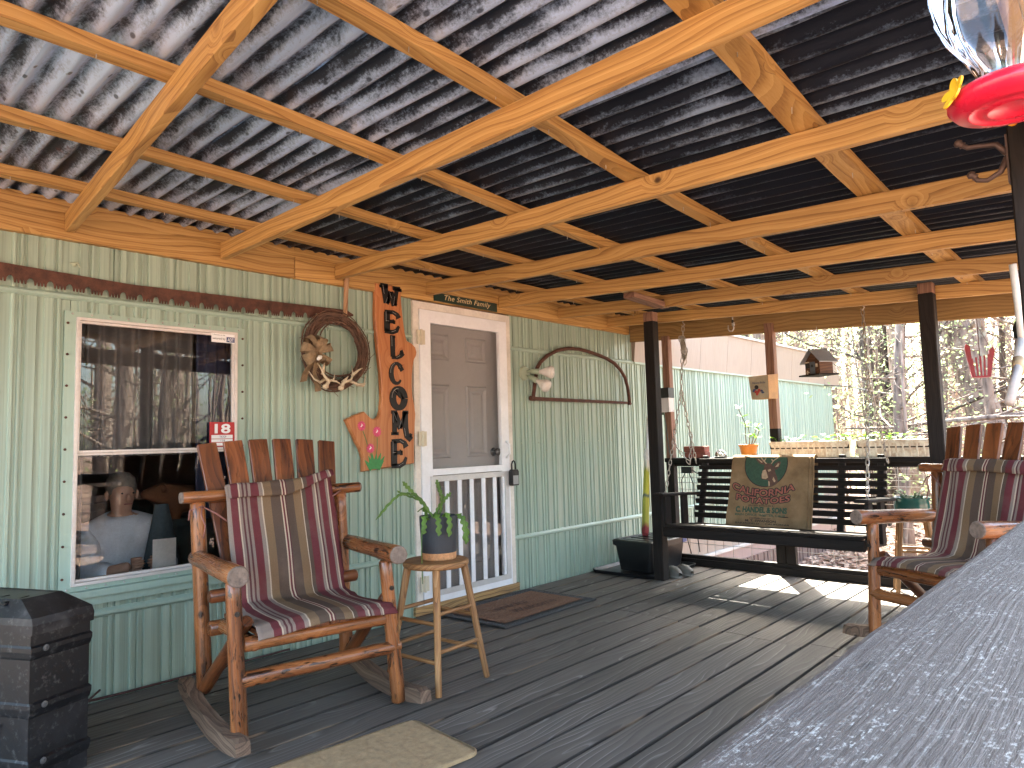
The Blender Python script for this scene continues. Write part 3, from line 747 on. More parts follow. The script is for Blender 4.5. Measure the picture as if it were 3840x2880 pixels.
def stripes():
    s = NT('striped_cushion_cloth'); c = s.n('SeparateXYZ', {0: s.coord(False)}).outputs[0]
    f = s.n('MapRange', {0: c, 1: -.26, 2: .26}).outputs[0]
    MR, MR2, CR, GY, TN, TP, BR = (.105, .024, .028), (.08, .028, .030), (.38, .31, .235), (.19, .15, .125), (.155, .10, .056), (.078, .053, .039), (.11, .07, .043)
    seq = [(0, GY), (.045, MR), (.105, CR), (.115, GY), (.135, MR2), (.15, GY), (.17, MR2), (.185, GY), (.21, MR), (.275, GY), (.305, CR), (.318, TN), (.39, TP), (.475, CR), (.488, MR), (.502, CR), (.515, MR2), (.525, TP), (.595, TN), (.665, CR), (.675, TP), (.71, MR), (.775, GY), (.80, CR), (.81, MR2), (.825, GY), (.845, MR), (.905, GY), (.925, CR), (.935, MR)]
    k = s.ramp(f, seq, 'CONSTANT')
    wv = s.noise(s.map(s.coord(False), (260, 260, 260)), 1, 2)
    k = s.mix(.35, k, s.ramp(wv, [(.3, .7), (.7, 1.2)]), 'MULTIPLY')
    s.bump(wv, .15, .002)
    k = s.mix(s.ramp(s.noise(s.coord(False), 5, 4, .6), [(.5, 0.0), (.8, .22)]), k, (.26, .21, .17))
    return s.done(k, .85, 0, .25)
cloth = stripes()
tiem = plain('dull_red_tie', (.20, .085, .07), .8)
def cushion(label, loc, rz, tilt, seed, flop):
    t = thing('chair_cushion', label, 'cushion', loc, rz, 'striped rocking chair cushions')
    place(loc, rz, tilt)
    P = [(-.085, .424), (-.07, .442), (-.03, .452), (.06, .452), (.16, .450), (.26, .450), (.315, .460), (.338, .490), (.355, .55), (.385, .65), (.42, .76), (.452, .86), (.474, .925), (.484, .95), (.478, .962), (.462, .957), (.448, .93), (.438, .905)]
    n = len(P)-1
    def pt(u, v):
        q = v*n; i = min(int(q), n-1); f = q-i
        y = P[i][0]+(P[i+1][0]-P[i][0])*f; z = P[i][1]+(P[i+1][1]-P[i][1])*f
        wd = .252+.008*noise.noise((v*6, seed, u*2))
        if v < .36: wd += .045*(1-v/.36)**.7
        if .30 < v < .45: wd -= .008
        x = (u-.5)*2*wd
        tb = max(0, v-.62)/.38
        x *= 1-.03*tb
        z += flop*max(0, (u-.55))*max(0, v-.68)*.5*(1 if v < .86 else 1.1)
        y += .012*noise.noise((u*3.5, v*7, seed))+.006*noise.noise((u*9, v*12, seed+3))
        z += .009*noise.noise((u*3, v*6, seed+9))
        if v < .3: z += .010*cos((u-.5)*pi)*1.0 - .006; z -= .012*abs(u-.5)*2*(1 if v < .1 else .3)
        return Vector((x, y, z))
    nu, nv = 30, 60
    top = [[pt(i/nu, j/nv) for i in range(nu+1)] for j in range(nv+1)]
    def nrm(i, j):
        a = top[j][min(i+1, nu)]-top[j][max(i-1, 0)]; b = top[min(j+1, nv)][i]-top[max(j-1, 0)][i]
        d = a.cross(b); return d.normalized() if d.length > 1e-9 else Vector((0, 0, 1))
    m = MB(); W_ = nu+1; vs_ = []; 
    for j in range(nv+1):
        for i in range(nu+1):
            e = min(i, nu-i, j, nv-j); th = .004+.011*min(1, e/3.0)
            vs_.append(top[j][i]+nrm(i, j)*th*.5)
    for j in range(nv+1):
        for i in range(nu+1):
            e = min(i, nu-i, j, nv-j); th = .004+.011*min(1, e/3.0)
            vs_.append(top[j][i]-nrm(i, j)*th*.5)
    O = W_*(nv+1); fs = []
    for j in range(nv):
        for i in range(nu):
            a = j*W_+i; fs.append((a, a+1, a+1+W_, a+W_)); fs.append((O+a, O+a+W_, O+a+1+W_, O+a+1))
    for i in range(nu):
        fs.append((i, O+i, O+i+1, i+1)); a = nv*W_+i; fs.append((a, a+1, O+a+1, O+a))
    for j in range(nv):
        a = j*W_; fs.append((a, a+W_, O+a+W_, O+a)); a = j*W_+nu; fs.append((a, O+a, O+a+W_, a+W_))
    m.add(vs_, fs); m.build('pad', cloth, t, True)
    m = MB(); m.tube([(-.245, .44, .80), (-.29, .47, .84), (-.345, .49, .875), (-.39, .51, .86), (-.40, .49, .82)], .004, 6)
    m.tube([(-.345, .485, .875), (-.355, .465, .84), (-.34, .455, .79), (-.35, .45, .74)], .0035, 6); m.build('tie', tiem, t, True)
    m = MB(); m.tube([(.245, .455, .88), (.30, .49, .90), (.345, .535, .915), (.335, .50, .87)], .004, 6); m.build('tie', tiem, t, True)
    noplace(); return t
C1 = ((1.640, -1.108, 0), radians(-9.0), 0.0); C2 = ((3.985, -2.787, 0), radians(-116.1), -.0335)
rocking_chair('log rocking chair with slatted back in front of the window', *C1, lean=-.042)
rocking_chair('log rocking chair half hidden behind the grey foreground railing', *C2)
cushion('faded maroon and tan striped cushion on the rocker by the window', *C1, 3.0, 1.0)
cushion('maroon and tan striped cushion on the rocker behind the foreground railing', *C2, 8.0, -.15)

# ================================================================= stool and pot plant
def stool(name, label, cat, c, h, r, foot, rz, mat):
    t = thing(name, label, cat, (c[0], c[1], 0), rz); place((c[0], c[1], 0), rz)
    m = MB(); m.lathe([(0, h-.03), (r*.94, h-.03), (r, h-.022), (r*1.005, h-.012), (r*.985, h-.003), (r*.95, h), (0, h-.003)], 40); m.build('seat', mat, t, False)
    q = []
    for sx, sy in ((-1, -1), (1, -1), (1, 1), (-1, 1)):
        a = Vector((sx*foot, sy*foot, 0)); b = Vector((sx*r*.60, sy*r*.60, h-.028)); q.append((a, b))
        log('leg', a, b, .0145, .018, mat, t, 12, 6, .03, .1)
    for i in range(4):
        for z in ((.19, .36) if i % 2 == 0 else (.145, .315)):
            f = z/h; p = q[i][0].lerp(q[i][1], f); p2 = q[(i+1) % 4][0].lerp(q[(i+1) % 4][1], f)
            log('rung', p, p2, .0095, .0095, mat, t, 10, 4, .03, .1)
    noplace(); return t
stool('bar_stool', 'round worn wooden stool with turned rungs beside the door', 'stool', (2.285, -1.065), .565, .158, .165, radians(4), stoolw)
potx, poty, pz = 2.315, -1.055, .564
m_dark = plain('dark_slate_pot', (.022, .026, .032), .6, 0, .1); cork = plain('cork_base', (.48, .25, .115), .85, 0, .25, 60, .3)
pl = thing('potted_plant', 'fishbone cactus in a dark pot with cork base on the stool', 'potted plant', (potx, poty, pz))
m = MB(); m.lathe([(0, 0), (.080, 0), (.084, .005), (.0845, .034), (0, .034)], 36, (potx, poty, pz)); m.build('cork_base', cork, pl)
m = MB(); m.lathe([(0, .0345), (.0845, .0345), (.092, .19), (.092, .207), (.087, .208), (.086, .18), (0, .178)], 40, (potx, poty, pz)); m.build('pot', m_dark, pl, False)
soil = plain('potting_soil', (.03, .02, .014), .95, 0, .4, 40, .5)
m = MB(); m.lathe([(.0855, .179), (.05, .186), (0, .188)], 24, (potx, poty, pz)); m.build('soil', soil, pl)
def leafmat(name, a, b, trans=.25):
    s = NT(name); c = s.coord(); n_ = s.noise(c, 14, 3)
    k = s.ramp(n_, [(.3, a), (.7, b)])
    k = s.mix(1.0, k, s.ramp(s.rnd(), [(0., .8), (1., 1.15)]), 'MULTIPLY')
    s.done(k, .5, 0, .4)
    tl = s.n('BsdfTranslucent', {'Color': k}); mx = s.n('MixShader', {0: trans, 1: s.b.outputs[0], 2: tl.outputs[0]})
    s.t.links.new(mx.outputs[0], s.out.inputs[0]); return s.m
cactus = leafmat('cactus_green', (.055, .13, .025), (.13, .25, .045)); fresh = leafmat('fresh_leaf', (.06, .16, .012), (.14, .29, .03), .4)
def fishbone(path, wd, side, n=46, lob=8):
    """flat zigzag stem: strip whose two edges carry alternating lobes"""
    pts = [Vector(p) for p in path]
    def at(t):
        q = t*(len(pts)-1); i = min(int(q), len(pts)-2); f = q-i
        a = pts[max(i-1, 0)]; b = pts[i]; c = pts[i+1]; d = pts[min(i+2, len(pts)-1)]
        return .5*((2*b)+(c-a)*f+(2*a-5*b+4*c-d)*f*f+(3*b-a-3*c+d)*f**3)
    m = MB(); vs_ = []; S = Vector(side).normalized()
    for i in range(n+1):
        t = i/n; p = at(t); d = (at(min(t+.02, 1))-at(max(t-.02, 0))).normalized(); sd_ = (S-d*S.dot(d)).normalized(); up = d.cross(sd_)
        env = .8*wd*(.35+.65*min(1, t*3))*(1 if t < .9 else (1-t)*9+.1)
        a = env*(.35+.65*abs(sin(pi*lob*t))); b = env*(.35+.65*abs(sin(pi*lob*t+pi/2)))
        vs_ += [p+sd_*a-up*.002, p+up*.002, p-sd_*b-up*.002, p-up*.0035]
    fs = [(i*4+k, i*4+(k+1) % 4, i*4+4+(k+1) % 4, i*4+4+k) for i in range(n) for k in range(4)]
    m.add(vs_, fs); m.build('stem', cactus, pl, False)
cz = pz+.185; B0 = (potx, poty)
fishbone([(potx-.03, poty, cz), (2.20, -1.06, .86), (2.08, -1.05, .885), (1.945, -1.05, .785)], .010, (0, .3, 1), lob=14)
fishbone([(potx-.03, poty-.01, cz), (2.22, -1.06, .83), (2.15, -1.05, .90), (2.10, -1.05, .947)], .016, (.6, 0, .5), lob=10)
fishbone([(potx-.04, poty+.02, cz), (2.23, -1.03, .84), (2.13, -1.02, .885), (2.09, -1.02, .905)], .008, (.5, 0, .5), lob=9)
fishbone([(potx+.0, poty, cz), (2.335, -1.06, .84), (2.318, -1.06, .90), (2.300, -1.06, .945)], .018, (1, 0, 0), lob=8)
fishbone([(potx-.02, poty+.02, cz), (2.32, -1.05, .80), (2.365, -1.05, .845), (2.41, -1.05, .873)], .017, (-.6, 0, .8), lob=8)
fishbone([(potx+.05, poty-.04, cz), (2.375, -1.135, .775), (2.39, -1.165, .72), (2.395, -1.165, .63)], .026, (1, -.3, 0), lob=7)
fishbone([(potx-.03, poty-.05, cz), (2.29, -1.14, .79), (2.28, -1.175, .75), (2.275, -1.175, .68)], .021, (1, -.2, 0), lob=6)
fishbone([(potx-.06, poty-.04, cz), (2.235, -1.13, .79), (2.22, -1.165, .75), (2.215, -1.17, .69)], .022, (1, -.2, 0), lob=6)
fishbone([(potx-.07, poty-.02, cz), (2.19, -1.10, .78), (2.17, -1.12, .74), (2.165, -1.12, .70)], .018, (1, -.4, 0), lob=5)
fishbone([(potx-.07, poty-.01, cz), (2.2, -1.08, .77), (2.17, -1.10, .66), (2.172, -1.10, .47)], .005, (1, 0, 0), lob=12)
fishbone([(potx-.05, poty+.01, cz), (2.235, -1.05, .80), (2.21, -1.06, .815), (2.18, -1.06, .80)], .016, (.3, -.6, .6), lob=5)

# ================================================================= mats
def mat_pt(cx, cy, rz): 
    R = Matrix.Translation((cx, cy, 0)) @ Matrix.Rotation(rz, 4, 'Z'); return R
coir = plain('brown_coir', (.165, .082, .045), .95, 0, .35, 70, .8); rubber = plain('black_rubber', (.022, .022, .024), .55, 0, .3, 30, .3)
dm = thing('door_mat', 'brown coir mat with patterned black rubber border at the door', 'doormat', (3.60, -.405, 0), radians(1.2)); place((3.60, -.405, 0), radians(1.2))
m = MB(); m.box((-.475, -.305, .003), (.475, .305, .009)); m.build('rubber_border', rubber, dm)
m = MB(); rg = random.Random(4)
for i in range(34):
    for sgn in (-1, 1):
        x = -.45+i*.0273; y = sgn*.268; a = rg.uniform(0, pi)
        m.tube([(x+cos(a+k*.9)*.012, y+sin(a+k*.9)*.016, .0095) for k in range(6)], .0028, 5)
for i in range(19):
    for sgn in (-1, 1):
        x = sgn*.44; y = -.235+i*.026; a = rg.uniform(0, pi)
        m.tube([(x+cos(a+k*.9)*.016, y+sin(a+k*.9)*.011, .0095) for k in range(6)], .0028, 5)
for sgn in (-1, 1): m.box((-.47, sgn*.298-.004, .009), (.47, sgn*.298+.004, .0125)); m.box((sgn*.466-.004, -.293, .009), (sgn*.466+.004, .293, .0125))
m.build('scroll_relief', plain('worn_rubber_relief', (.055, .055, .057), .6, 0, .3, 30), dm)
m = MB(); m.grid(lambda u, v: (-.405+.81*u, -.235+.47*v, .0115+.0035*noise.noise((u*70, v*45, 0))+.002), 90, 55); m.build('coir_pile', coir, dm)
dcoir = plain('scorched_coir', (.085, .04, .024), .95, 0, .3, 70)
for t_, bx in (('spirits', (-.20, -.015, .13, .085)), ('Welcome', (-.16, -.13, .27, -.045))):
    v, f = textmesh(t_, shear=.3, offset=.012); v = fit(v, bx); m = MB(); m.add([(a, b, .0172) for a, b in v], f); m.build('lettering', dcoir, dm)
noplace()
tanc = plain('tan_plush', (.34, .235, .125), .95, 0, .22, 30, .7)
tm = thing('floor_mat', 'plain tan mat with rounded corners at the bottom of the picture', 'mat', (1.50, -1.62, 0), radians(3)); 
place((1.895, -1.362, 0), radians(-5.5))
m = MB(); L_, D_, rc = .80, .43, .05; ol = []
for cx, cy, a0 in ((-rc, -rc, 0), (-L_+rc, -rc, pi/2), (-L_+rc, -D_+rc, pi), (-rc, -D_+rc, 3*pi/2)):
    ol += [(cx+rc*cos(a0+k*pi/12), cy+rc*sin(a0+k*pi/12)) for k in range(7)]
n = len(ol); ctr = (-L_/2, -D_/2)
sh = lambda p, f: (ctr[0]+(p[0]-ctr[0])*f, ctr[1]+(p[1]-ctr[1])*f)
vs_ = [(*p, .002) for p in ol] + [(*p, .010) for p in ol] + [(*sh(p, .985), .014) for p in ol]
m.add(vs_, [(j*n+i, j*n+(i+1) % n, (j+1)*n+(i+1) % n, (j+1)*n+i) for j in range(2) for i in range(n)]); m.build('edge', tanc, tm, True)
m = MB(); m.grid(lambda u, v: (ctr[0]+(u-.5)*L_*.975, ctr[1]+(v-.5)*D_*.975, .0135+.0028*noise.noise((u*110, v*70, 1))+.0015*noise.noise((u*30, v*20, 2)) - (.004 if min(u, 1-u, v, 1-v) < .01 else 0)), 120, 70)
# trim pile to the rounded outline
keep = []
def inside(x, y):
    dx = max(-L_+rc-x, x+rc, 0); dy = max(-D_+rc-y, y+rc, 0); return dx*dx+dy*dy <= (rc*.97)**2 or dx == 0 and dy < rc*.98 or dy == 0 and dx < rc*.98
m.f = [f for f in m.f if all(inside(m.v[i][0], m.v[i][1]) for i in f)]; m.mi = [0]*len(m.f)
m.build('pile', tanc, tm, True); noplace()

# ================================================================= black bin
bn = thing('storage_bin', 'tall black plastic bin with moulded ribs at the left edge', 'bin', (.66, -.52, 0))
FP = [(.69, -.825), (.895, -.745), (.665, -.215), (.43, -.31)]
cx = sum(p[0] for p in FP)/4; cy = sum(p[1] for p in FP)/4
def ring(z, s_): return [(cx+(p[0]-cx)*s_, cy+(p[1]-cy)*s_, z) for p in FP]
lv = [(0, .985), (.055, .985), (.062, 1.0), (.085, 1.02), (.098, 1.02), (.105, .985), (.24, .985), (.247, 1.0), (.268, 1.02), (.283, 1.02), (.29, .985), (.43, .985), (.437, 1.0), (.455, 1.018), (.47, 1.018), (.477, .99), (.512, .99)]
m = MB(); vs_ = [];
for z, s_ in lv: vs_ += ring(z, s_)
m.add(vs_, [(j*4+i, j*4+(i+1) % 4, (j+1)*4+(i+1) % 4, (j+1)*4+i) for j in range(len(lv)-1) for i in range(4)] + [(3, 2, 1, 0)])
blackb = NT('scuffed_black_plastic'); _c = blackb.coord(); _n = blackb.noise(_c, 3.2, 4, .6); _n2 = blackb.noise(_c, 40, 4, .7)
_k = blackb.ramp(_n, [(.50, (.004, .0045, .006)), (.60, (.014, .0145, .017)), (.74, (.075, .073, .072))]); _k = blackb.mix(blackb.math('MULTIPLY', blackb.ramp(_n2, [(.55, 0.), (.7, 1.)]), .3), _k, (.16, .155, .15))
blackb.bump(_n2, .2, .003); blackb = blackb.done(_k, .42)
m.build('body', blackb, bn)
m = MB(); vs_ = ring(.513, 1.03)+ring(.545, 1.035)+ring(.568, 1.01)+ring(.622, .66)+ring(.618, .6)
m.add(vs_, [(j*4+i, j*4+(i+1) % 4, (j+1)*4+(i+1) % 4, (j+1)*4+i) for j in range(4) for i in range(4)] + [(3, 2, 1, 0), (16, 17, 18, 19)])
lid = m.build('lid', blackb, bn)
ex = Vector((.69-.43, -.825+.31, 0)).normalized(); ey = Vector((.895-.69, -.745+.825, 0)).normalized()
for i in range(5):
    p = Vector((.475, -.36, .605))+ex*(.09*i); q = p+ey*.09
    board('lid_rib', p+Vector((0, 0, .004)), q+Vector((0, 0, .010)), .022, .012, blackb, lid)
for z in (.092, .276, .463):
    m = MB(); p = Vector((.69, -.825, z)).lerp(Vector((.895, -.745, z)), .22); nr_ = Vector((.41, -.91, 0)); p = Vector((cx, cy, z))+(p-Vector((cx, cy, z)))*1.021
    m.lathe([(.011, 0), (.011, .003), (.005, .004), (.004, .001)], 14, p, nr_.to_track_quat('Z', 'Y').to_matrix()); m.build('rivet', plain('dull_rivet', (.16, .16, .16), .4, .6), bn)
v, f = textmesh('CH\nGT', offset=.02); v = fit(v, (0, 0, .05, .05)); m = MB(); fx = -ex; p0 = Vector((.69, -.825, .17))
sc_ = lambda p: Vector((cx, cy, p.z))+(p-Vector((cx, cy, p.z)))*1.0
m.add([tuple(p0+(-ex)*(.17-a)+Vector((0, 0, b))+Vector((-.88, -.46, 0))*.006) for a, b in v], f); m.build('moulded_letters', plain('worn_white_print', (.5, .5, .5), .6), bn)

# ================================================================= porch swing
sw = thing('porch_swing', 'dark brown slatted porch swing hanging on chains', 'porch swing', (5.1, -1.55, .38))
ya, yb = -.86, -2.27
def bk(z): return 5.27+(z-.47)*.30          # lean of the back
for i in range(9):
    z = .488+i*.0535; board('back_slat', (bk(z), ya+.012, z), (bk(z), yb-.006, z), .018 if i < 6 else .008, .040 if i < 7 else .036, darkw, sw, up=(-.3, 0, 1), bev=.003)
for yy in (ya-.03, -1.16, -1.97, yb+.04): board('back_stile', (bk(.40)+.026, yy, .37), (bk(.955)+.026, yy, .955), .045, .032, darkw, sw, up=(1, 0, 0))
for i, x in enumerate((4.80, 4.885, 4.97, 5.055, 5.14, 5.222)): board('seat_slat', (x, ya+.0, .452-.012*i*.6), (x, yb, .452-.012*i*.6), .078, .020, darkw, sw, bev=.004)
board('seat_apron', (4.775, ya+.01, .405), (4.775, yb-.01, .405), .032, .072, darkw, sw, bev=.006)
for yy in (ya-.025, -1.565, yb+.02): board('seat_bearer', (4.795, yy, .40), (5.285, yy, .375), .036, .06, darkw, sw)
for yy in (ya+.005, yb-.02):
    board('arm', (4.70, yy, .69), (5.335, yy, .655), .085, .022, darkw, sw, bev=.004)
    for x in (4.815, 5.08): board('arm_support', (x, yy-.01, .385), (x, yy-.01, .672-.02*(x-4.8)), .085, .024, darkw, sw, up=(0, 1, 0))
chm = plain('dull_chain', (.40, .36, .31), .42, .75, .3, 60)
def chain(m, pts, pit=.044, r=.0040, wd=.015):
    P_ = [Vector(p) for p in pts]; seg = [(a, b) for a, b in zip(P_, P_[1:])]; k = 0
    for a, b in seg:
        L_ = (b-a).length; n_ = max(1, int(L_/pit)); d = (b-a)/L_
        s1 = d.orthogonal().normalized(); s2 = d.cross(s1)
        for i in range(n_):
            c_ = a+d*(L_*(i+.5)/n_); s_ = s1 if k % 2 else s2; k += 1; h = pit*.62
            lp = [c_+d*(cos(q)*h)+s_*(sin(q)*wd*.75) for q in [j*2*pi/8 for j in range(9)]]
            m.tube(lp, r, 5, False)
for yy, top, extra in ((ya+.02, (5.34, -.79, 2.05), 1), (yb-.02, (5.34, -2.20, 1.985), 0)):
    j = Vector((5.22, top[1]+(yy-top[1])*.4, 1.50)); m = MB()
    chain(m, [top, j]); chain(m, [j, (4.83, yy, .66)]); chain(m, [j, (5.36, yy, .90)])
    if extra:
        for q in range(4): chain(m, [(5.335, -.79+.012*q, 1.97), (5.33+.01*q, -.80+.018*(q-1), 1.82), (5.335, -.79, 1.72+.02*q)])
        chain(m, [j+Vector((-.18, -.0, -.42)), j+Vector((-.06, -.08, -.60)), j+Vector((.06, -.04, -.36))])
    m.build('chain', chm, sw)
    m = MB(); m.tube([(top[0], top[1], top[2]+.10), (top[0], top[1], top[2]+.03), (top[0], top[1]-.014, top[2]+.015), (top[0], top[1], top[2]-.004), (top[0], top[1]+.012, top[2]+.008)], .005, 8); m.build('hook', chm, sw, True)

# ================================================================= potato sack
sk = thing('burlap_sack', 'printed burlap potato sack draped over the swing back', 'sack', (5.3, -1.46, .42))
def burlap():
    s = NT('burlap'); c = s.coord(False)
    a = s.n('TexWave', {'Vector': c, 'Scale': 160, 'Distortion': .6}, wave_type='BANDS', bands_direction='Y').outputs[1]
    b = s.n('TexWave', {'Vector': c, 'Scale': 160, 'Distortion': .6}, wave_type='BANDS', bands_direction='Z').outputs[1]
    st = s.noise(c, 5, 5, .65)
    k = s.ramp(st, [(.3, (.15, .095, .048)), (.55, (.25, .16, .085)), (.75, (.33, .225, .13))])
    h = s.math('MAXIMUM', a, b); k = s.mix(.35, k, s.ramp(h, [(.2, .55), (.8, 1.15)]), 'MULTIPLY')
    s.bump(h, .25, .002); return s.done(k, .9, 0, .2)
bur = burlap()
SY0, SY1 = -1.15, -1.785            # left and right edge as seen from the house
def sk_pt(u, v, off=0.0):
    """u 0..1 left to right, v 0 top .. 1 bottom of the front"""
    z = .945-v*.515; y = SY0+(SY1-SY0)*u + (.02*v*(u-.9)*-1) + .006*noise.noise((v*4, 0, 3))*(1 if u < .02 or u > .98 else .3)
    x = bk(z)-.024-off - .010*noise.noise((u*2.5, v*3, 1)) - .004*noise.noise((u*8, v*8, 4))
    return (x, y, z)
m = MB(); m.grid(lambda u, v: sk_pt(u, v), 40, 36)
m.grid(lambda u, v: (lambda q: (bk(.945)-.024+.085*v*.95, q[1], .945+.016*sin(pi*v)))(sk_pt(u, 0)), 40, 8)
m.grid(lambda u, v: (lambda q: (bk(.945)+.058-.02*v, q[1]+.01*v, .945-.35*v))(sk_pt(u, 0)), 40, 12)
m.grid(lambda u, v: sk_pt(u, v, -.008), 40, 36)
m.build('cloth', bur, sk, True)
m = MB(); m.tube([sk_pt(.955, j/12, .003) for j in range(13)], .004, 6); m.tube([sk_pt(1, j/12, .0) for j in range(13)], .006, 6); m.tube([sk_pt(i/12, 1, .0) for i in range(13)], .006, 6); m.build('seam', bur, sk, True)
pgreen = plain('faded_green_print', (.035, .075, .045), .9, 0, .3, 60); pblack = plain('faded_black_print', (.028, .02, .016), .9, 0, .4, 60); pred = plain('faded_red_print', (.30, .095, .065), .9, 0, .3, 60); pbuff = plain('buff_print', (.42, .29, .18), .9, 0, .2, 60); pbrown = plain('brown_print', (.105, .055, .038), .9, 0, .3, 60)
def print_poly(name, mat, polys, off):
    m = MB()
    for p in polys:
        b = bmesh.new(); vv = [b.verts.new((a, c_, 0)) for a, c_ in p]; b.faces.new(vv); bmesh.ops.triangulate(b, faces=b.faces[:])
        bmesh.ops.subdivide_edges(b, edges=b.edges[:], cuts=1, use_grid_fill=True); b.verts.index_update()
        m.add([sk_pt(v.co.x, v.co.y, off) for v in b.verts], [tuple(v.index for v in f.verts) for f in b.faces]); b.free()
    return m.build(name, mat, sk)
def circ(cx, cy, rx, ry, a0=0, a1=2*pi, n=36): return [(cx+rx*cos(a0+(a1-a0)*i/n), cy+ry*sin(a0+(a1-a0)*i/n)) for i in range(n+1)]
print_poly('emblem_ring', pblack, [circ(.432, .105, .268, .335, -.30, pi+.30)], .0022)
print_poly('emblem_disc', pgreen, [circ(.432, .105, .258, .322, -.31, pi+.31)], .003)
# deer head, turned to the left
dh = [(.43, .09), (.50, .10), (.545, .16), (.56, .235), (.585, .30), (.60, .37), (.575, .40), (.545, .385), (.535, .43), (.505, .44), (.49, .40), (.475, .335), (.44, .335), (.40, .325), (.385, .30), (.39, .255), (.41, .20), (.415, .14)]
print_poly('deer_head', pbrown, [dh, [(.43, .12), (.36, .10), (.315, .05), (.29, .01), (.34, .02), (.40, .06)], [(.53, .16), (.54, .10), (.59, .06), (.615, .075), (.605, .14), (.57, .19)]], .0038)
print_poly('deer_marks', pbuff, [[(.40, .20), (.435, .185), (.455, .24), (.45, .29), (.475, .30), (.45, .325), (.40, .315), (.392, .26)], [(.46, .19), (.495, .175), (.505, .20), (.475, .22)], [(.48, .35), (.50, .36), (.505, .42), (.49, .43)], [(.55, .15), (.585, .09), (.60, .10), (.59, .14)], [(.38, .085), (.325, .03), (.34, .03), (.395, .075)], [(.54, .29), (.57, .35), (.555, .37), (.53, .33)]], .0046)
m = MB()
for pts in ([(.44, .10), (.40, .05), (.37, .01)], [(.50, .10), (.53, .05), (.58, .01)], [(.52, .07), (.50, .03)], [(.41, .06), (.43, .02)]):
    m.stroke(pts, .014, lambda a, b, c_: sk_pt(a, b, .0038+c_), .0004)
m.stroke([(.47, .20), (.485, .205), (.495, .20)], .012, lambda a, b, c_: sk_pt(a, b, .0052+c_), .0004); m.build('antlers', pbuff, sk)
def sack_text(txt, mat, box, off, bend=0.0, bold=.02, name='lettering', grow=0.0):
    v, f = textmesh(txt, offset=bold); u0, v0, u1, v1 = box
    v = fit(v, (0, 0, 1, 1)); m = MB(); q = []
    for a, b in v:
        uu = u0+(u1-u0)*a; d = (a-.5)*2
        vv = v1+(v0-v1)*b - bend*(d*d)
        q.append(sk_pt(uu, vv, off))
    m.add(q, f); m.build(name, mat, sk)
for t_, bx, bend_ in (('CALIFORNIA', (.04, .475, .80, .575), .105), ('POTATOES', (.10, .592, .75, .682), .05)):
    for i in range(8):
        du, dv = .010*cos(i*pi/4), .012*sin(i*pi/4)
        sack_text(t_, pblack, (bx[0]+du, bx[1]+dv, bx[2]+du, bx[3]+dv), .0020+.00006*i, bend_, .03, 'letter_outline')
    sack_text(t_, pred, bx, .0034, bend_, .022)
sack_text('GROWN & PACKED BY', pblack, (.26, .70, .58, .722), .0022, .0, .01)
sack_text('C. HANDEL & SONS', pgreen, (.11, .728, .72, .815), .0022, .0, .05)
sack_text('MAIN OFFICE: SHAFTER, CALIF', pgreen, (.11, .828, .70, .868), .0022, .0, .02)
sack_text('DISTRIBUTED BY', pblack, (.29, .882, .54, .905), .0022, .0, .015)
sack_text('M. T. SWANSON', pblack, (.24, .912, .60, .945), .0022, .0, .03)
sack_text('BAKERSFIELD     CALIFORNIA', pblack, (.12, .955, .76, .98), .0022, .0, .015)

# ================================================================= things on the wall
on_wall = lambda y: (lambda a, b, c_: (a, y-c_, b))
# two-man crosscut saw
sa = thing('crosscut_saw', 'long rusty two-man crosscut saw hung above the window', 'saw', (1.6, -.035, 1.9))
topz = lambda x: 1.956-.021*min(1, max(0, (x-.7)/.55))+.023*max(0, (x-1.28)/1.25)
botz = lambda x: 1.880-.022*sin(pi*min(1, max(0, (x-.6)/1.75)))+ (.012*max(0, x-2.0))
pts = [(x/50, topz(x/50)) for x in range(20, 126)]
bot = []; x = 2.50; k = 0
while x > .42:
    if x > 2.36: bot.append((x, 1.898)); x -= .03; continue
    zb = botz(x); k += 1
    if k % 5 == 0: bot += [(x, zb+.022), (x-.006, zb+.030), (x-.016, zb+.030), (x-.022, zb+.022)]; x -= .024
    else: bot += [(x, zb+.018), (x-.003, zb), (x-.009, zb), (x-.012, zb+.018)]; x -= .013
m = MB(); m.ext(pts+bot, on_wall(-.034), .004); m.build('blade', rusty, sa)
m = MB(); m.ext([(2.50, 1.955), (2.545, 1.935), (2.545, 1.925), (2.50, 1.915)], on_wall(-.033), .006); m.build('tang', rusty, sa)
log('handle', (2.477, -.048, 1.915), (2.492, -.052, 2.19), .0135, .016, palew, sa, 12, 6, .04)
